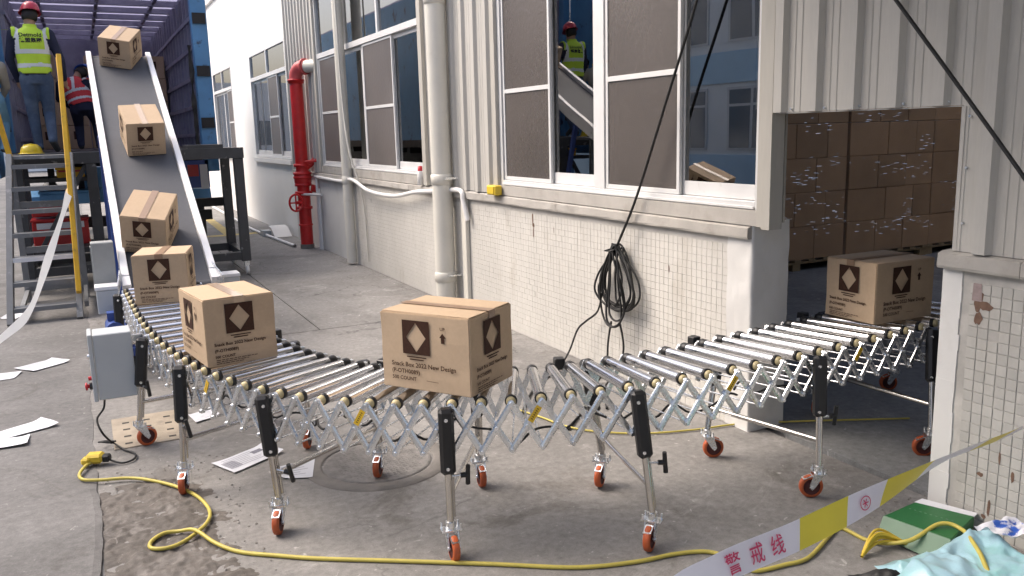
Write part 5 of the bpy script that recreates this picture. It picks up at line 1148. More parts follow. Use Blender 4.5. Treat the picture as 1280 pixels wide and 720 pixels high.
# chassis
for x in (0.0, 0.9): MB().bx(x - 0.06, x + 0.06, TY + 0.2, TY + TL, 1.12, 1.42).build('chassis_rail', 'chassis', TK)
for i in range(9): MB().bx(TX0 + 0.05, TX1 - 0.05, TY + 0.3 + i * 0.85, TY + 0.42 + i * 0.85, 1.42, 1.52).build('cross_member', 'chassis', TK)
MB().bx(TX0 + 0.1, TX1 - 0.1, TY + 0.05, TY + 0.15, 0.62, 0.76).build('bumper', 'chassis', TK)
for x in (TX0 + 0.4, TX1 - 0.45): MB().bx(x, x + 0.08, TY + 0.08, TY + 0.16, 0.76, 1.42).build('bumper_post', 'chassis', TK)
for sx_, side in ((TX0 + 0.22, -1), (TX1 - 0.22, 1)):
    for yw in (TY + 1.35, TY + 2.5, TY + 6.4):
        w_ = MB().lathe((sx_ - 0.15, yw, 0.5), (1, 0, 0), [(0, 0.0), (0, 0.28), (0.02, 0.44), (0.05, 0.49), (0.25, 0.49), (0.28, 0.44), (0.30, 0.28), (0.30, 0)], 30).build('wheel', 'rubber_black', TK)
        MB().lathe((sx_ - 0.155, yw, 0.5), (1, 0, 0), [(0, 0.0), (0, 0.1), (0.03, 0.12), (0.05, 0.26), (0.26, 0.26), (0.28, 0.12), (0.31, 0.1), (0.31, 0)], 20).build('rim', 'box_grey_dark', w_)
    arc = [(sx_ - 0.2, TY + 0.72, 0.78), (sx_ - 0.2, TY + 0.80, 1.02), (sx_ - 0.2, TY + 1.35, 1.10), (sx_ - 0.2, TY + 2.5, 1.10)]
    g_ = MB()
    for p, q in zip(arc[:-1], arc[1:]): g_.add([p, (p[0] + 0.42, p[1], p[2]), (q[0] + 0.42, q[1], q[2]), q], [(0, 1, 2, 3)])
    g_.build('mudguard', 'truck_blue', TK, solid=0.02)
tl = MB().bx(TX1 - 0.42, TX1 - 0.10, TY + 0.0, TY + 0.06, 1.08, 1.46).build('light_panel', 'blue_paint', TK)
MB().bx(TX1 - 0.38, TX1 - 0.24, TY - 0.015, TY - 0.001, 1.24, 1.40).build('tail_light', 'tail_red', tl)
MB().bx(TX1 - 0.22, TX1 - 0.12, TY - 0.012, TY - 0.001, 1.06, 1.40).build('number_plate', 'paper', tl)
MB().bx(0.02, 0.40, TY - 0.02, TY + 0.10, 0.95, 1.42).build('tool_box', 'truck_blue', TK, bevel=0.01)
MB().bx(0.27, 0.37, TY - 0.034, TY - 0.021, 1.15, 1.28).build('yellow_plate', 'sticker_yellow', TK)
MB().bx(TX1 - 0.30, TX1 + 0.1, TY + 0.1, TY + 0.2, 0.80, 0.92).build('hitch_bar', 'chassis', TK)
# load at the front of the cargo space
k = 0
for i in range(5):
    for j in range(4):
        if j == 3 and i % 2: continue
        x = TX0 + 0.16 + i * 0.44; z = TF + 0.002 + j * 0.40; yy_ = TY + 4.2 + 0.06 * ((i * 7 + j * 3) % 3)
        T = empty('stacked_carton', (x + 0.2, yy_, z)); k += 1
        tag(T, 'dim carton stacked deep inside the truck, %s row, %s' % (('bottom', 'second', 'third', 'top')[j], ('leftmost', 'second from left', 'middle', 'second from right', 'rightmost')[i]), 'box', 'cartons stacked inside the truck')
        MB().bx(x, x + 0.42, yy_, yy_ + 0.6, z, z + 0.392).build('body', 'cardboard', T, bevel=0.008)
        MB().bx(x + 0.15, x + 0.28, yy_ - 0.0012, yy_ - 0.0002, z + 0.16, z + 0.30).build('printed_emblem', 'print_ink', T)

# ================================================================== LOADING PLATFORM AND LADDER
PF = tag(empty('loading_platform', (0.55, 11.9, 0)), 'dark scuffed steel loading platform on casters between ladder and truck', 'platform')
PX0, PX1, PY0, PY1, PZ = -0.74, 1.86, 11.22, 12.50, 1.63
MB().bx(PX0, PX1, PY0 + 0.06, PY1, PZ - 0.012, PZ).build('deck', 'dark_steel', PF)
MB().bx(PX0, PX1, PY0, PY0 + 0.055, PZ - 0.13, PZ + 0.004).build('edge_beam', 'dark_steel', PF, bevel=0.003)
MB().bx(PX0, PX1, PY1 - 0.06, PY1 - 0.005, PZ - 0.14, PZ - 0.013).build('edge_beam', 'dark_steel', PF)
for x in (PX0 + 0.03, PX1 - 0.11): MB().bx(x, x + 0.08, PY0 + 0.056, PY1 - 0.061, PZ - 0.13, PZ - 0.013).build('side_beam', 'dark_steel', PF)
for x in (PX0 + 0.02, 0.05, PX1 - 0.125):
    for y in (PY0 + 0.01, PY1 - 0.13):
        l_ = MB().bx(x, x + 0.115, y, y + 0.11, 0.18, PZ - 0.131 if y > 12 else PZ - 0.131).build('post', 'dark_steel', PF, bevel=0.004)
        c = (x + 0.06, y + 0.05)
        MB().lathe((c[0] - 0.02, c[1] - 0.02, 0.06), (1, 0, 0), [(0, 0), (0, 0.05), (0.004, 0.06), (0.036, 0.06), (0.04, 0.05), (0.04, 0)], 18).build('caster_wheel', 'pvc_white', l_)
        MB().bx(c[0] - 0.03, c[0] + 0.03, c[1] - 0.03, c[1] + 0.03, 0.10, 0.179).build('caster_fork', 'zinc', l_)
MB().bx(PX0 + 0.136, PX1 - 0.126, PY0 + 0.02, PY0 + 0.11, 0.20, 0.30).build('lower_rail', 'dark_steel', PF)
MB().bx(PX0 + 0.136, PX1 - 0.126, PY1 - 0.12, PY1 - 0.03, 0.20, 0.30).build('lower_rail', 'dark_steel', PF)
MB().bx(PX1 - 0.11, PX1 - 0.03, PY0 + 0.121, PY1 - 0.131, 0.205, 0.295).build('lower_rail', 'dark_steel', PF)
MB().bx(PX0 + 0.03, PX0 + 0.11, PY0 + 0.121, PY1 - 0.131, 0.205, 0.295).build('lower_rail', 'dark_steel', PF)
MB().bx(1.20, 1.62, PY0 + 0.02, PY0 + 0.6, PZ + 0.002, PZ + 0.05).build('gangplank', 'dark_steel', PF, bevel=0.004)
MB().beam((PX0 + 0.1, PY0 + 0.07, 0.3), (0.05, PY0 + 0.07, PZ - 0.15), 0.05, 0.05).build('brace', 'dark_steel', PF)

LD = tag(empty('step_ladder', (-0.46, 9.9, 0)), 'grey steel step ladder with yellow handrail leading up to the platform', 'ladder')
lx0, lx1 = -0.775, -0.165
def lp(t): return (9.40 + 1.70 * t * 0.72, 1.62 * t)       # (y,z) along the stringer
for x in (lx0, lx1):
    y0_, z0_ = lp(0); y1_, z1_ = lp(1)
    MB().beam((x + (0.05 if x < -.5 else 0.07) * 0, y0_, z0_ + 0.0), (x + (0.10 if x < -.5 else 0.07), y1_, z1_), 0.055, 0.09, (0, 0, 1)).build('stringer', 'step_grey', LD)
for k in range(7):
    t = (k + 0.62) / 7.1; y_, z_ = lp(t); o_ = 0.085 * t
    s_ = MB().box(((lx0 + lx1) / 2 + o_, y_ + 0.02, z_), (lx1 - lx0 - 0.06, 0.17, 0.035)).build('tread', 'step_grey', LD, bevel=0.004)
    MB().box(((lx0 + lx1) / 2 + o_, y_ - 0.068, z_ - 0.004), (lx1 - lx0 - 0.062, 0.008, 0.044)).build('tread_nosing', 'white_rail' if k == 2 else 'step_grey', s_)
for x in (lx0 + 0.10, lx1 + 0.07):
    MB().bx(x - 0.03, x + 0.03, 10.72, 10.78, 0.0, 1.60).build('rear_leg', 'step_grey', LD)
    MB().beam((x, 9.55, 0.12), (x, 10.72, 0.12), 0.04, 0.05).build('base_beam', 'step_grey', LD)
for z in (0.12, 0.55, 1.05): MB().bx(lx0 + 0.13, lx1 + 0.04, 10.73, 10.77, z, z + 0.07).build('rear_brace', 'step_grey', LD)
MB().bx(lx0 + 0.06, lx1 + 0.10, 10.62, 11.19, 1.585, 1.62).build('landing', 'step_grey', LD)
# handrails
MB().beam((-0.152, 9.46, 0.26), (-0.09, 10.66, 2.68), 0.05, 0.085, (0, 1, 0.2)).build('handrail', 'yellow_paint', LD, bevel=0.006)
MB().beam((-0.67, 10.66, 1.60), (-0.80, 10.72, 2.5), 0.05, 0.085, (0, 1, 0.2)).build('handrail', 'yellow_paint', LD, bevel=0.006)
for x in (-0.10,): MB().cyl((x, 10.66, 1.62), (x, 10.66, 2.66), 0.022, 10).build('rail_post', 'yellow_paint', LD)
# white tape tied to the handrail
wt = MB(); A_ = Vector((-0.135, 9.93, 1.22)); 
tp_ = [Vector((-0.13, 10.0, 1.27)), Vector((-0.20, 9.55, 1.08)), Vector((-0.36, 8.75, 0.70)), Vector((-0.50, 7.95, 0.40)), Vector((-0.70, 7.5, 0.26)), Vector((-1.2, 6.6, 0.03))]
tp_ = smooth_path(tp_, 8)
vs = []
for i, p in enumerate(tp_):
    wv = 0.031 * (0.9 + 0.25 * math.sin(i * 0.5)); vs += [p + Vector((-0.75, 0.1, 0.55)).normalized() * wv, p - Vector((-0.75, 0.1, 0.55)).normalized() * wv]
wt.add(vs, [(2 * i, 2 * i + 1, 2 * i + 3, 2 * i + 2) for i in range(len(tp_) - 1)], True)
tag(wt.build('plain_tape', 'tape_plain'), 'white tape running from the yellow handrail down to the left', 'tape')
# crates and clutter under the platform
def crate(x, y, z, sx2, sy2, sz2, m, lab, lm=None, name='storage_crate'):
    T = tag(empty(name, (x, y, z)), lab, 'crate')
    MB().bx(x - sx2 / 2, x + sx2 / 2, y - sy2 / 2, y + sy2 / 2, z, z + sz2).build('body', m, T, bevel=0.01)
    MB().bx(x - sx2 / 2 - 0.01, x + sx2 / 2 + 0.01, y - sy2 / 2 - 0.01, y + sy2 / 2 + 0.01, z + sz2 + 0.001, z + sz2 + 0.03).build('rim', m, T, bevel=0.005)
    if lm: MB().bx(x - sx2 * 0.42, x + sx2 * 0.42, y - sy2 / 2 - 0.004, y - sy2 / 2 - 0.0005, z + sz2 * 0.7, z + sz2 * 0.95).build('label_strip', lm, T)
    return T
crate(-0.30, 12.0, 0.50, 0.62, 0.4, 0.30, 'tail_red', 'red crate with a white strip behind the ladder rungs, larger one', 'paper')
crate(-0.42, 12.05, 0.86, 0.36, 0.35, 0.10, 'tail_red', 'small red crate above the larger red one behind the ladder', None)
crate(-0.22, 12.1, 0.99, 0.55, 0.35, 0.14, 'truck_blue', 'blue crate above the red crates behind the ladder', None)
crate(-0.12, 11.6, 1.34, 0.30, 0.25, 0.09, 'yellow_paint', 'orange tray under the platform edge beside the yellow handrail', 'tail_red')
MB().bx(PX0 + 0.10, 0.30, 11.4, 12.3, 0.44, 0.499).build('shelf', 'dark_steel', PF); MB().bx(PX0 + 0.136, 0.14, 11.5, 12.3, 1.29, 1.338).build('shelf', 'dark_steel', PF)

# ================================================================== PEOPLE
def remesh(b, voxel, name):
    me = b.mesh(name + '_raw', 'skin'); o = bpy.data.objects.new(name + '_raw', me); COL.objects.link(o)
    m = o.modifiers.new('r', 'REMESH'); m.mode = 'VOXEL'; m.voxel_size = voxel
    s = o.modifiers.new('s', 'SMOOTH'); s.factor = 0.6; s.iterations = 4
    dg = bpy.context.evaluated_depsgraph_get(); dg.update()
    out = bpy.data.meshes.new_from_object(o.evaluated_get(dg)); bpy.data.objects.remove(o); bpy.data.meshes.remove(me); return out
def capsule(b, p, q, r0, r1, seg=14):
    p, q = Vector(p), Vector(q); M = align(p, q).to_3x3(); L = (q - p).length; prof = []
    for i in range(5): t = PI / 2 * i / 4; prof.append((-r0 * math.cos(t), r0 * math.sin(t)))
    for i in range(5): t = PI / 2 * i / 4; prof.append((L + r1 * math.sin(t), r1 * math.cos(t)))
    prof[0] = (prof[0][0], 0.0005); prof[-1] = (prof[-1][0], 0.0005)
    vs = []
    for d, r in prof:
        for i in range(seg): t = 2 * PI * i / seg; vs.append(p + M @ Vector((math.cos(t) * r, math.sin(t) * r, d)))
    n = len(prof)
    b.add(vs, [(k * seg + i, k * seg + (i + 1) % seg, (k + 1) * seg + (i + 1) % seg, (k + 1) * seg + i) for k in range(n - 1) for i in range(seg)])
    b.add(vs[:seg], [tuple(range(seg - 1, -1, -1))]); b.add(vs[-seg:], [tuple(range(seg))])
def loft(b, rings, seg=20):
    """rings: (center, side vector, front vector)"""
    vs = []
    for c, sx_, fy in rings:
        for i in range(seg): t = 2 * PI * i / seg; vs.append(Vector(c) + sx_ * math.cos(t) + fy * math.sin(t))
    n = len(rings)
    b.add(vs, [(k * seg + i, k * seg + (i + 1) % seg, (k + 1) * seg + (i + 1) % seg, (k + 1) * seg + i) for k in range(n - 1) for i in range(seg)])
    b.add(vs[:seg], [tuple(range(seg - 1, -1, -1))]); b.add(vs[-seg:], [tuple(range(seg))])
def person(name, label, J, face, side, cols, helmet, vest=None, text=False):
    """J: joint dict in world metres; face/side: unit vectors of the torso front and right-hand side"""
    face = Vector(face).normalized(); J = {k: Vector(v) for k, v in J.items()}
    T = empty('person', (J['pelvis'].x, J['pelvis'].y, min(J['ankleL'].z, J['ankleR'].z) - 0.08)); tag(T, label, 'person')
    b = MB(); bones = []
    up = (J['neck'] - J['pelvis']).normalized(); sd = Vector(side).normalized(); fr = sd.cross(up).normalized()
    if fr.dot(face) < 0: fr = -fr
    p0 = J['pelvis'] - up * 0.10
    L = (J['neck'] - J['pelvis']).length
    prof = [(-0.10, 0.135, 0.10), (-0.04, 0.165, 0.115), (0.04, 0.165, 0.118), (0.16, 0.155, 0.11), (0.30, 0.172, 0.12), (0.40, 0.185, 0.12), (0.47, 0.175, 0.105), (0.515, 0.12, 0.085), (0.55, 0.062, 0.06)]
    loft(b, [(J['pelvis'] + up * (h / 0.55 * L if h > 0 else h), sd * w, fr * d) for h, w, d in prof])
    bones.append((J['pelvis'] - up * 0.02, J['neck'] - up * 0.03, 'torso'))
    capsule(b, J['neck'] - up * 0.05, J['head'], 0.058, 0.055); bones.append((J['neck'], J['head'], 'skin'))
    hu = (J['head'] - J['neck']).normalized(); hs_ = sd; hf = hs_.cross(hu).normalized(); hf = hf if hf.dot(face) > 0 else -hf
    hf = (hf + Vector((0, 0, 0))).normalized()
    hc = J['head'] + hu * 0.07
    loft(b, [(hc + hu * h + hf * o, hs_ * w, hf * d) for h, w, d, o in ((-0.125, 0.03, 0.035, .045), (-0.10, 0.055, 0.065, .03), (-0.05, 0.068, 0.085, .012), (0.0, 0.074, 0.094, 0.0), (0.05, 0.074, 0.095, -0.002), (0.09, 0.06, 0.078, -0.004), (0.115, 0.03, 0.04, -0.006))])
    capsule(b, hc + hf * 0.085 + hu * 0.01, hc + hf * 0.108 - hu * 0.03, 0.008, 0.014)      # nose
    for s in (-1, 1): capsule(b, hc + hs_ * s * 0.074 - hu * 0.02, hc + hs_ * s * 0.08 + hu * 0.02, 0.012, 0.014)
    capsule(b, hc + hf * 0.088 - hu * 0.055 - hs_ * 0.018, hc + hf * 0.088 - hu * 0.055 + hs_ * 0.018, 0.007, 0.007)   # mouth
    bones.append((hc - hu * 0.09, hc + hu * 0.08, 'skin'))
    for S in 'LR':
        sh, el, wr, hp, kn, an, toe = [J[k + S] for k in ('shoulder', 'elbow', 'wrist', 'hip', 'knee', 'ankle', 'toe')]
        capsule(b, sh, el, 0.064, 0.049); capsule(b, el, wr, 0.050, 0.036); bones.append((sh, el, 'sleeve')); bones.append((el, wr, 'sleeve'))
        hd = (wr - el).normalized(); pw = hd.orthogonal().normalized(); 
        pn_ = hd.cross(Vector((0, 0, 1)) if abs(hd.z) < 0.9 else face).normalized(); pw = hd.cross(pn_).normalized()
        capsule(b, wr + hd * 0.02, wr + hd * 0.075, 0.030, 0.034)
        bones.append((wr + hd * 0.03, wr + hd * 0.17, 'skin'))
        for f_ in range(4):
            base = wr + hd * 0.085 + pw * (f_ - 1.5) * 0.021; lf = (0.06, 0.072, 0.068, 0.052)[f_]
            mid = base + hd * lf * 0.6 + pn_ * 0.012; capsule(b, base, mid, 0.0105, 0.010, 8); capsule(b, mid, mid + (hd * 0.55 + pn_ * 0.6) * lf * 0.6, 0.010, 0.0085, 8)
        capsule(b, wr + hd * 0.03 - pw * 0.03, wr + hd * 0.085 - pw * 0.055 + pn_ * 0.015, 0.013, 0.010, 8)
        capsule(b, hp, kn, 0.093, 0.066); capsule(b, kn, an, 0.068, 0.050); bones.append((hp, kn, 'leg')); bones.append((kn, an, 'leg'))
        ft = (toe - an); capsule(b, an + Vector((0, 0, -0.035)) - ft.normalized() * 0.04, toe, 0.045, 0.036); bones.append((an + Vector((0, 0, -0.04)) - ft * 0.1, toe, 'shoe'))
    me = remesh(b, 0.0125, 'body')
    order = ['skin', 'sleeve', 'leg', 'shoe', 'torso']
    me.materials.clear()
    for k in order: me.materials.append(MATS[{'skin': 'skin', 'sleeve': cols[0], 'leg': cols[1], 'shoe': 'shoe', 'torso': cols[0]}[k]])
    def segd(p, a, c):
        ac = c - a; t = max(0, min(1, (p - a).dot(ac) / ac.length_squared)); return (p - a - ac * t).length
    RAD = {'torso': 0.13, 'leg': 0.07, 'sleeve': 0.05, 'skin': 0.05, 'shoe': 0.04}
    kinds = []
    for p in me.polygons:
        c = p.center; k = min(bones, key=lambda q: segd(c, q[0], q[1]) / RAD[q[2]] ** 0.5)[2]
        h = (c - J['pelvis']).dot(up)
        if k == 'torso' and h < 0.0: k = 'leg'
        kinds.append(k); p.material_index = order.index(k); p.use_smooth = True
    link('body', me, T)
    # vest: a shell lifted off the torso
    if vest:
        vset = {}; vv = []; ff = []; band = {}; bands = []
        for p, k in zip(me.polygons, kinds):
            h = (p.center - J['pelvis']).dot(up) / L; sdist = abs((p.center - J['pelvis']).dot(sd))
            if (k == 'torso' and 0.03 < h) or (k == 'sleeve' and h > 0.78 and sdist < 0.19):
                ids = []
                for vi in p.vertices:
                    if vi not in vset: vset[vi] = len(vv); v = me.vertices[vi]; vv.append(v.co + v.normal * 0.014)
                    ids.append(vset[vi])
                ff.append(tuple(ids))
                s_ = (p.center - J['pelvis']).dot(sd)
                isb = 0.16 < h < 0.25 or 0.45 < h < 0.54 or (h >= 0.54 and 0.115 < abs(s_) < 0.165 and vest == 'hivis') or (vest != 'hivis' and h >= 0.54 and 0.06 < abs(s_) < 0.10)
                if isb: bands.append(tuple(p.vertices))
        vb = MB().add(vv, ff, True); V = vb.build('safety_vest', vest, T, solid=-0.004)
        bs = {}; bv = []; bf = []
        for f in bands:
            ids = []
            for vi in f:
                if vi not in bs: bs[vi] = len(bv); v = me.vertices[vi]; bv.append(v.co + v.normal * 0.0205)
                ids.append(bs[vi])
            bf.append(tuple(ids))
        MB().add(bv, bf, True).build('reflective_band', 'reflective', V)
        if text:
            tree = BVHTree.FromPolygons(vv, ff)
            for txt, size, hh, bold in (('Detmold', 0.066, 0.80, 0.0016), ('德盟集团', 0.058, 0.685, 0.002)):
                tv, tf = text_mesh(txt, size, 'CENTER', bold); out = []
                for q in tv:
                    o0 = J['pelvis'] + up * (hh * L + q.y) - fr * 0.6 - (-sd if False else sd) * 0 + sd * (q.x)
                    hit = tree.ray_cast(o0, fr); pt = hit[0] if hit[0] is not None else o0 + fr * 0.47
                    out.append(pt - fr * 0.008)
                MB().add(out, tf).build('lettering', 'hair', V)
    # hair and helmet
    MB().lathe(hc - hu * 0.03 - hf * 0.02, hu, [(-0.035, 0.055), (-0.02, 0.079), (0.05, 0.086), (0.09, 0.07)], 18).build('hair', 'hair', T)
    hb = MB(); seg = 28; prof = [(0.04, 1.0), (0.075, 0.985), (0.11, 0.90), (0.14, 0.72), (0.158, 0.45), (0.165, 0.02)]; vs = []
    for h, r in prof:
        for i in range(seg): t = 2 * PI * i / seg; vs.append(hc + hu * h + hs_ * math.cos(t) * 0.105 * r + hf * math.sin(t) * 0.128 * r)
    hb.add(vs, [(k_ * seg + i, k_ * seg + (i + 1) % seg, (k_ + 1) * seg + (i + 1) % seg, (k_ + 1) * seg + i) for k_ in range(len(prof) - 1) for i in range(seg)], True)
    vs = []
    for r, dz in ((0.98, 0.046), (1.14, 0.036)):
        for i in range(seg):
            t = 2 * PI * i / seg; e = 1 + (0.18 * max(0, math.sin(t)) if r > 1 else 0); vs.append(hc + hu * dz + hs_ * math.cos(t) * 0.105 * r + hf * math.sin(t) * 0.128 * r * e)
    hb.add(vs, [(i, (i + 1) % seg, seg + (i + 1) % seg, seg + i) for i in range(seg)], True)
    for s in (-0.03, 0.0, 0.03):
        hb.tube([hc + hu * 0.112 + hs_ * s + hf * 0.105, hc + hu * 0.157 + hs_ * s + hf * 0.05, hc + hu * 0.168 + hs_ * s, hc + hu * 0.157 + hs_ * s - hf * 0.05, hc + hu * 0.112 + hs_ * s - hf * 0.105], 0.007, 6)
    hb.build('hard_hat', helmet, T)
    return T
D = 1.635
wx_, wy_ = -0.36, 11.70
person('worker', 'worker in yellow-green vest and red helmet standing on the platform, back turned', dict(
    pelvis=(wx_, wy_, D + 0.90), neck=(wx_ - 0.01, wy_ + 0.02, D + 1.44), head=(wx_ + 0.0, wy_ + 0.04, D + 1.52),
    shoulderL=(wx_ - 0.185, wy_ + 0.02, D + 1.38), elbowL=(wx_ - 0.255, wy_ + 0.06, D + 1.09), wristL=(wx_ - 0.20, wy_ + 0.20, D + 0.86),
    shoulderR=(wx_ + 0.185, wy_ + 0.02, D + 1.38), elbowR=(wx_ + 0.275, wy_ + 0.05, D + 1.10), wristR=(wx_ + 0.29, wy_ + 0.22, D + 0.88),
    hipL=(wx_ - 0.09, wy_, D + 0.86), kneeL=(wx_ - 0.08, wy_ + 0.05, D + 0.47), ankleL=(wx_ - 0.06, wy_ + 0.03, D + 0.085), toeL=(wx_ - 0.09, wy_ + 0.19, D + 0.038),
    hipR=(wx_ + 0.09, wy_, D + 0.86), kneeR=(wx_ + 0.09, wy_ + 0.09, D + 0.47), ankleR=(wx_ + 0.10, wy_ - 0.14, D + 0.155), toeR=(wx_ + 0.13, wy_ - 0.02, D + 0.04)),
    (0, 1, 0), (1, 0, 0), ('navy_cloth', 'jeans'), 'helmet_red', 'hivis', True)
bx_, by_ = 0.10, 14.1
person('worker', 'worker in red vest and blue helmet bending over inside the truck', dict(
    pelvis=(bx_ + 0.02, by_, D + 0.62), neck=(bx_ - 0.08, by_ + 0.18, D + 1.02), head=(bx_ + 0.0, by_ + 0.26, D + 1.08),
    shoulderL=(bx_ - 0.24, by_ + 0.10, D + 0.95), elbowL=(bx_ - 0.28, by_ + 0.30, D + 0.75), wristL=(bx_ - 0.12, by_ + 0.46, D + 0.62),
    shoulderR=(bx_ + 0.10, by_ + 0.10, D + 0.97), elbowR=(bx_ + 0.24, by_ + 0.22, D + 0.74), wristR=(bx_ + 0.24, by_ + 0.42, D + 0.56),
    hipL=(bx_ - 0.07, by_, D + 0.58), kneeL=(bx_ - 0.06, by_ + 0.24, D + 0.36), ankleL=(bx_ - 0.06, by_ + 0.04, D + 0.085), toeL=(bx_ - 0.06, by_ + 0.19, D + 0.04),
    hipR=(bx_ + 0.11, by_, D + 0.58), kneeR=(bx_ + 0.18, by_ + 0.26, D + 0.40), ankleR=(bx_ + 0.18, by_ + 0.02, D + 0.085), toeR=(bx_ + 0.21, by_ + 0.17, D + 0.04)),
    (0, 1, -0.3), (1, 0, 0.05), ('navy_cloth', 'navy_cloth'), 'helmet_blue', 'hivis_red')
cx_, cy_ = -0.90, 11.75
person('worker', 'worker in beige top and light jeans cut off by the left photo edge', dict(
    pelvis=(cx_, cy_, D + 0.66), neck=(cx_ - 0.02, cy_ + 0.22, D + 1.08), head=(cx_ - 0.02, cy_ + 0.29, D + 1.12),
    shoulderL=(cx_ - 0.2, cy_ + 0.18, D + 1.02), elbowL=(cx_ - 0.25, cy_ + 0.34, D + 0.80), wristL=(cx_ - 0.15, cy_ + 0.5, D + 0.66),
    shoulderR=(cx_ + 0.17, cy_ + 0.16, D + 1.02), elbowR=(cx_ + 0.20, cy_ + 0.28, D + 0.80), wristR=(cx_ + 0.12, cy_ + 0.46, D + 0.66),
    hipL=(cx_ - 0.08, cy_, D + 0.62), kneeL=(cx_ - 0.08, cy_ + 0.22, D + 0.38), ankleL=(cx_ - 0.07, cy_ + 0.02, D + 0.085), toeL=(cx_ - 0.07, cy_ + 0.17, D + 0.04),
    hipR=(cx_ + 0.10, cy_, D + 0.62), kneeR=(cx_ + 0.14, cy_ + 0.2, D + 0.38), ankleR=(cx_ + 0.12, cy_ + 0.02, D + 0.085), toeR=(cx_ + 0.14, cy_ + 0.17, D + 0.04)),
    (0, 1, -0.2), (1, 0, 0), ('beige_cloth', 'light_jeans'), 'helmet_yellow')
hh_ = tag(empty('hard_hat', (-0.50, 11.5, PZ)), 'yellow hard hat lying on the platform deck left of the standing worker', 'helmet')
MB().lathe((-0.50, 11.50, PZ + 0.004), (0, 0, 1), [(0, 0.118), (0.03, 0.116), (0.075, 0.10), (0.105, 0.07), (0.118, 0.0)], 24).build('shell', 'helmet_yellow', hh_)
MB().lathe((-0.50, 11.50, PZ + 0.002), (0, 0, 1), [(0.004, 0.112), (0.0, 0.14), (0.006, 0.14), (0.012, 0.116)], 24).build('brim', 'helmet_yellow', hh_)

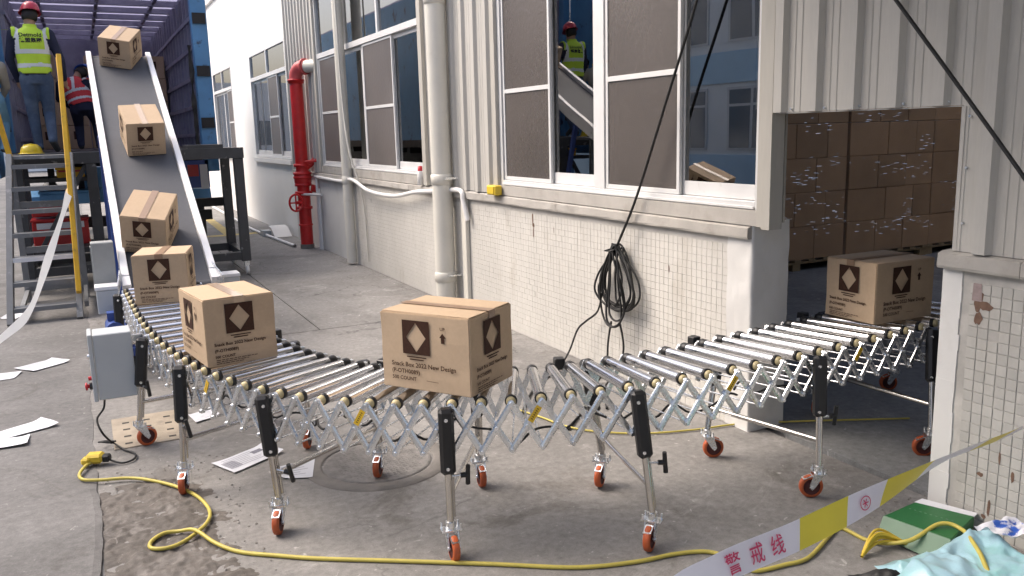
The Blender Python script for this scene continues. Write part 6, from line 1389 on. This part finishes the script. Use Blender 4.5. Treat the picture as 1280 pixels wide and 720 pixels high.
# ================================================================== WRAPPED LOADS INSIDE THE FACTORY
def load(x0, y0, nx, ny, nz, cw, cd, chh, label, seed):
    random.seed(seed); T = empty('pallet_load', (x0, y0, 0)); tag(T, label, 'pallet', 'wrapped pallets inside the factory')
    W_ = nx * cw; Dp = ny * cd
    for i in range(7): MB().bx(x0 + i * (W_ - 0.1) / 6, x0 + i * (W_ - 0.1) / 6 + 0.1, y0, y0 + Dp, 0.115, 0.14).build('plank', 'pallet_wood', T)
    for yb in (y0 + 0.02, y0 + Dp / 2 - 0.05, y0 + Dp - 0.12): MB().bx(x0, x0 + W_, yb, yb + 0.09, 0.09, 0.114).build('stringer', 'pallet_wood', T)
    for i in range(3):
        for yb in (y0 + 0.02, y0 + Dp - 0.12): MB().bx(x0 + i * (W_ - 0.12) / 2, x0 + i * (W_ - 0.12) / 2 + 0.12, yb, yb + 0.09, 0.008, 0.089).build('block', 'pallet_wood', T)
    for k in range(nz):
        off = (k % 2) * cw * 0.33
        xs = [0] + [off + i * cw for i in range(1 if off else 1, nx + 1) if off + i * cw < W_ - 0.05] + [W_]
        for a, c in zip(xs[:-1], xs[1:]):
            for j in range(ny):
                dy = random.uniform(-0.006, 0.006); z = 0.142 + k * chh
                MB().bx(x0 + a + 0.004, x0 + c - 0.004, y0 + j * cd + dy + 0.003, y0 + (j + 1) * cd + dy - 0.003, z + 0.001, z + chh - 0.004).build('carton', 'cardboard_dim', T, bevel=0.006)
    fb = MB()
    H_ = 0.142 + nz * chh
    def side(a, c):
        a, c = Vector(a), Vector(c); nrm = (c - a).cross(Vector((0, 0, 1))).normalized()
        def fn(u, v):
            p = a.lerp(c, u) + Vector((0, 0, 0.12 + v * (H_ - 0.1))); n = mnoise.fractal(Vector((p.x * 3 + p.y * 3, p.z * 9, seed)), 1, 2, 4)
            return p + nrm * (0.012 + 0.008 * n)
        fb.grid(fn, 60, 90)
    side((x0 - .005, y0 - .01, 0), (x0 + W_ + .005, y0 - .01, 0)); side((x0 - .01, y0 + Dp, 0), (x0 - .01, y0 - .01, 0)); side((x0 + W_ + .01, y0 - .01, 0), (x0 + W_ + .01, y0 + Dp, 0))
    fb.build('stretch_film', 'film', T)
    cr = MB()
    for c_ in range(16):
        cx0 = x0 + random.uniform(0.1, W_ - 0.1); cz0 = random.uniform(0.45, 2.3)
        for q in range(random.randint(6, 16)):
            xx = cx0 + random.gauss(0, 0.16); zz = cz0 + random.gauss(0, 0.06); ll = random.uniform(0.012, 0.075); hh2 = random.uniform(0.002, 0.0055)
            if not (x0 < xx < x0 + W_ - ll) or zz > H_: continue
            nn_ = (Vector((-0.38, -0.76, 0.54)) + Vector((random.gauss(0, .10), random.gauss(0, .10), random.gauss(0, .10)))).normalized()
            ua = Vector((0, 0, 1)).cross(nn_).normalized(); va = nn_.cross(ua)
            ua = (ua + va * random.uniform(-0.12, 0.12)).normalized(); c0 = Vector((xx, y0 - 0.05, zz))
            cr.add([c0, c0 + ua * ll, c0 + ua * ll * .8 + va * hh2, c0 + ua * ll * .15 + va * hh2], [(0, 1, 2, 3)])
    stuff(cr.build('film_glint', 'film_glint', T))  # film glints put in as bright metal slivers tilted towards the roof opening
load(6.75, 7.35, 3, 2, 6, 0.50, 0.55, 0.40, 'film-wrapped stack of brown cartons on a wooden pallet, left one in the doorway', 3)
load(8.275, 7.34, 3, 2, 6, 0.50, 0.55, 0.40, 'film-wrapped stack of brown cartons, middle one seen through the doorway', 4)
load(9.80, 7.36, 3, 2, 6, 0.50, 0.55, 0.40, 'film-wrapped stack of brown cartons, right one seen above the indoor carton', 5)

# ================================================================== GRIT AND DUST
random.seed(21)
gt = MB()
def pebble(x, y, z, r):
    vs = [(x + r * random.uniform(.6, 1.2) * math.cos(t), y + r * random.uniform(.6, 1.2) * math.sin(t), z) for t in (0, 1.26, 2.5, 3.77, 5.0)] + [(x + r * .1, y, z + r * random.uniform(.4, .9))]
    gt.add(vs, [(i, (i + 1) % 5, 5) for i in range(5)])
for i in range(900):
    y = random.uniform(3.8, 13.0); pebble(WX - abs(random.gauss(0, 0.09)) - 0.008, y, 0.0, random.uniform(0.002, 0.007))
for i in range(350): pebble(random.uniform(-0.07, 0.55), random.uniform(2.7, 4.8), 0.002, random.uniform(0.002, 0.009))
for i in range(500): pebble(random.uniform(0.2, 3.2), random.uniform(1.8, 8.0), 0.0, random.uniform(0.0015, 0.004))
for i in range(160): pebble(random.gauss(3.2, 0.12), random.gauss(2.35, 0.10), 0.002, random.uniform(0.002, 0.008))
stuff(gt.build('grit', 'ring_stone')); 
bpy.data.objects['grit']['label'] = 'fine grit and crumbs scattered on the concrete along the wall foot'
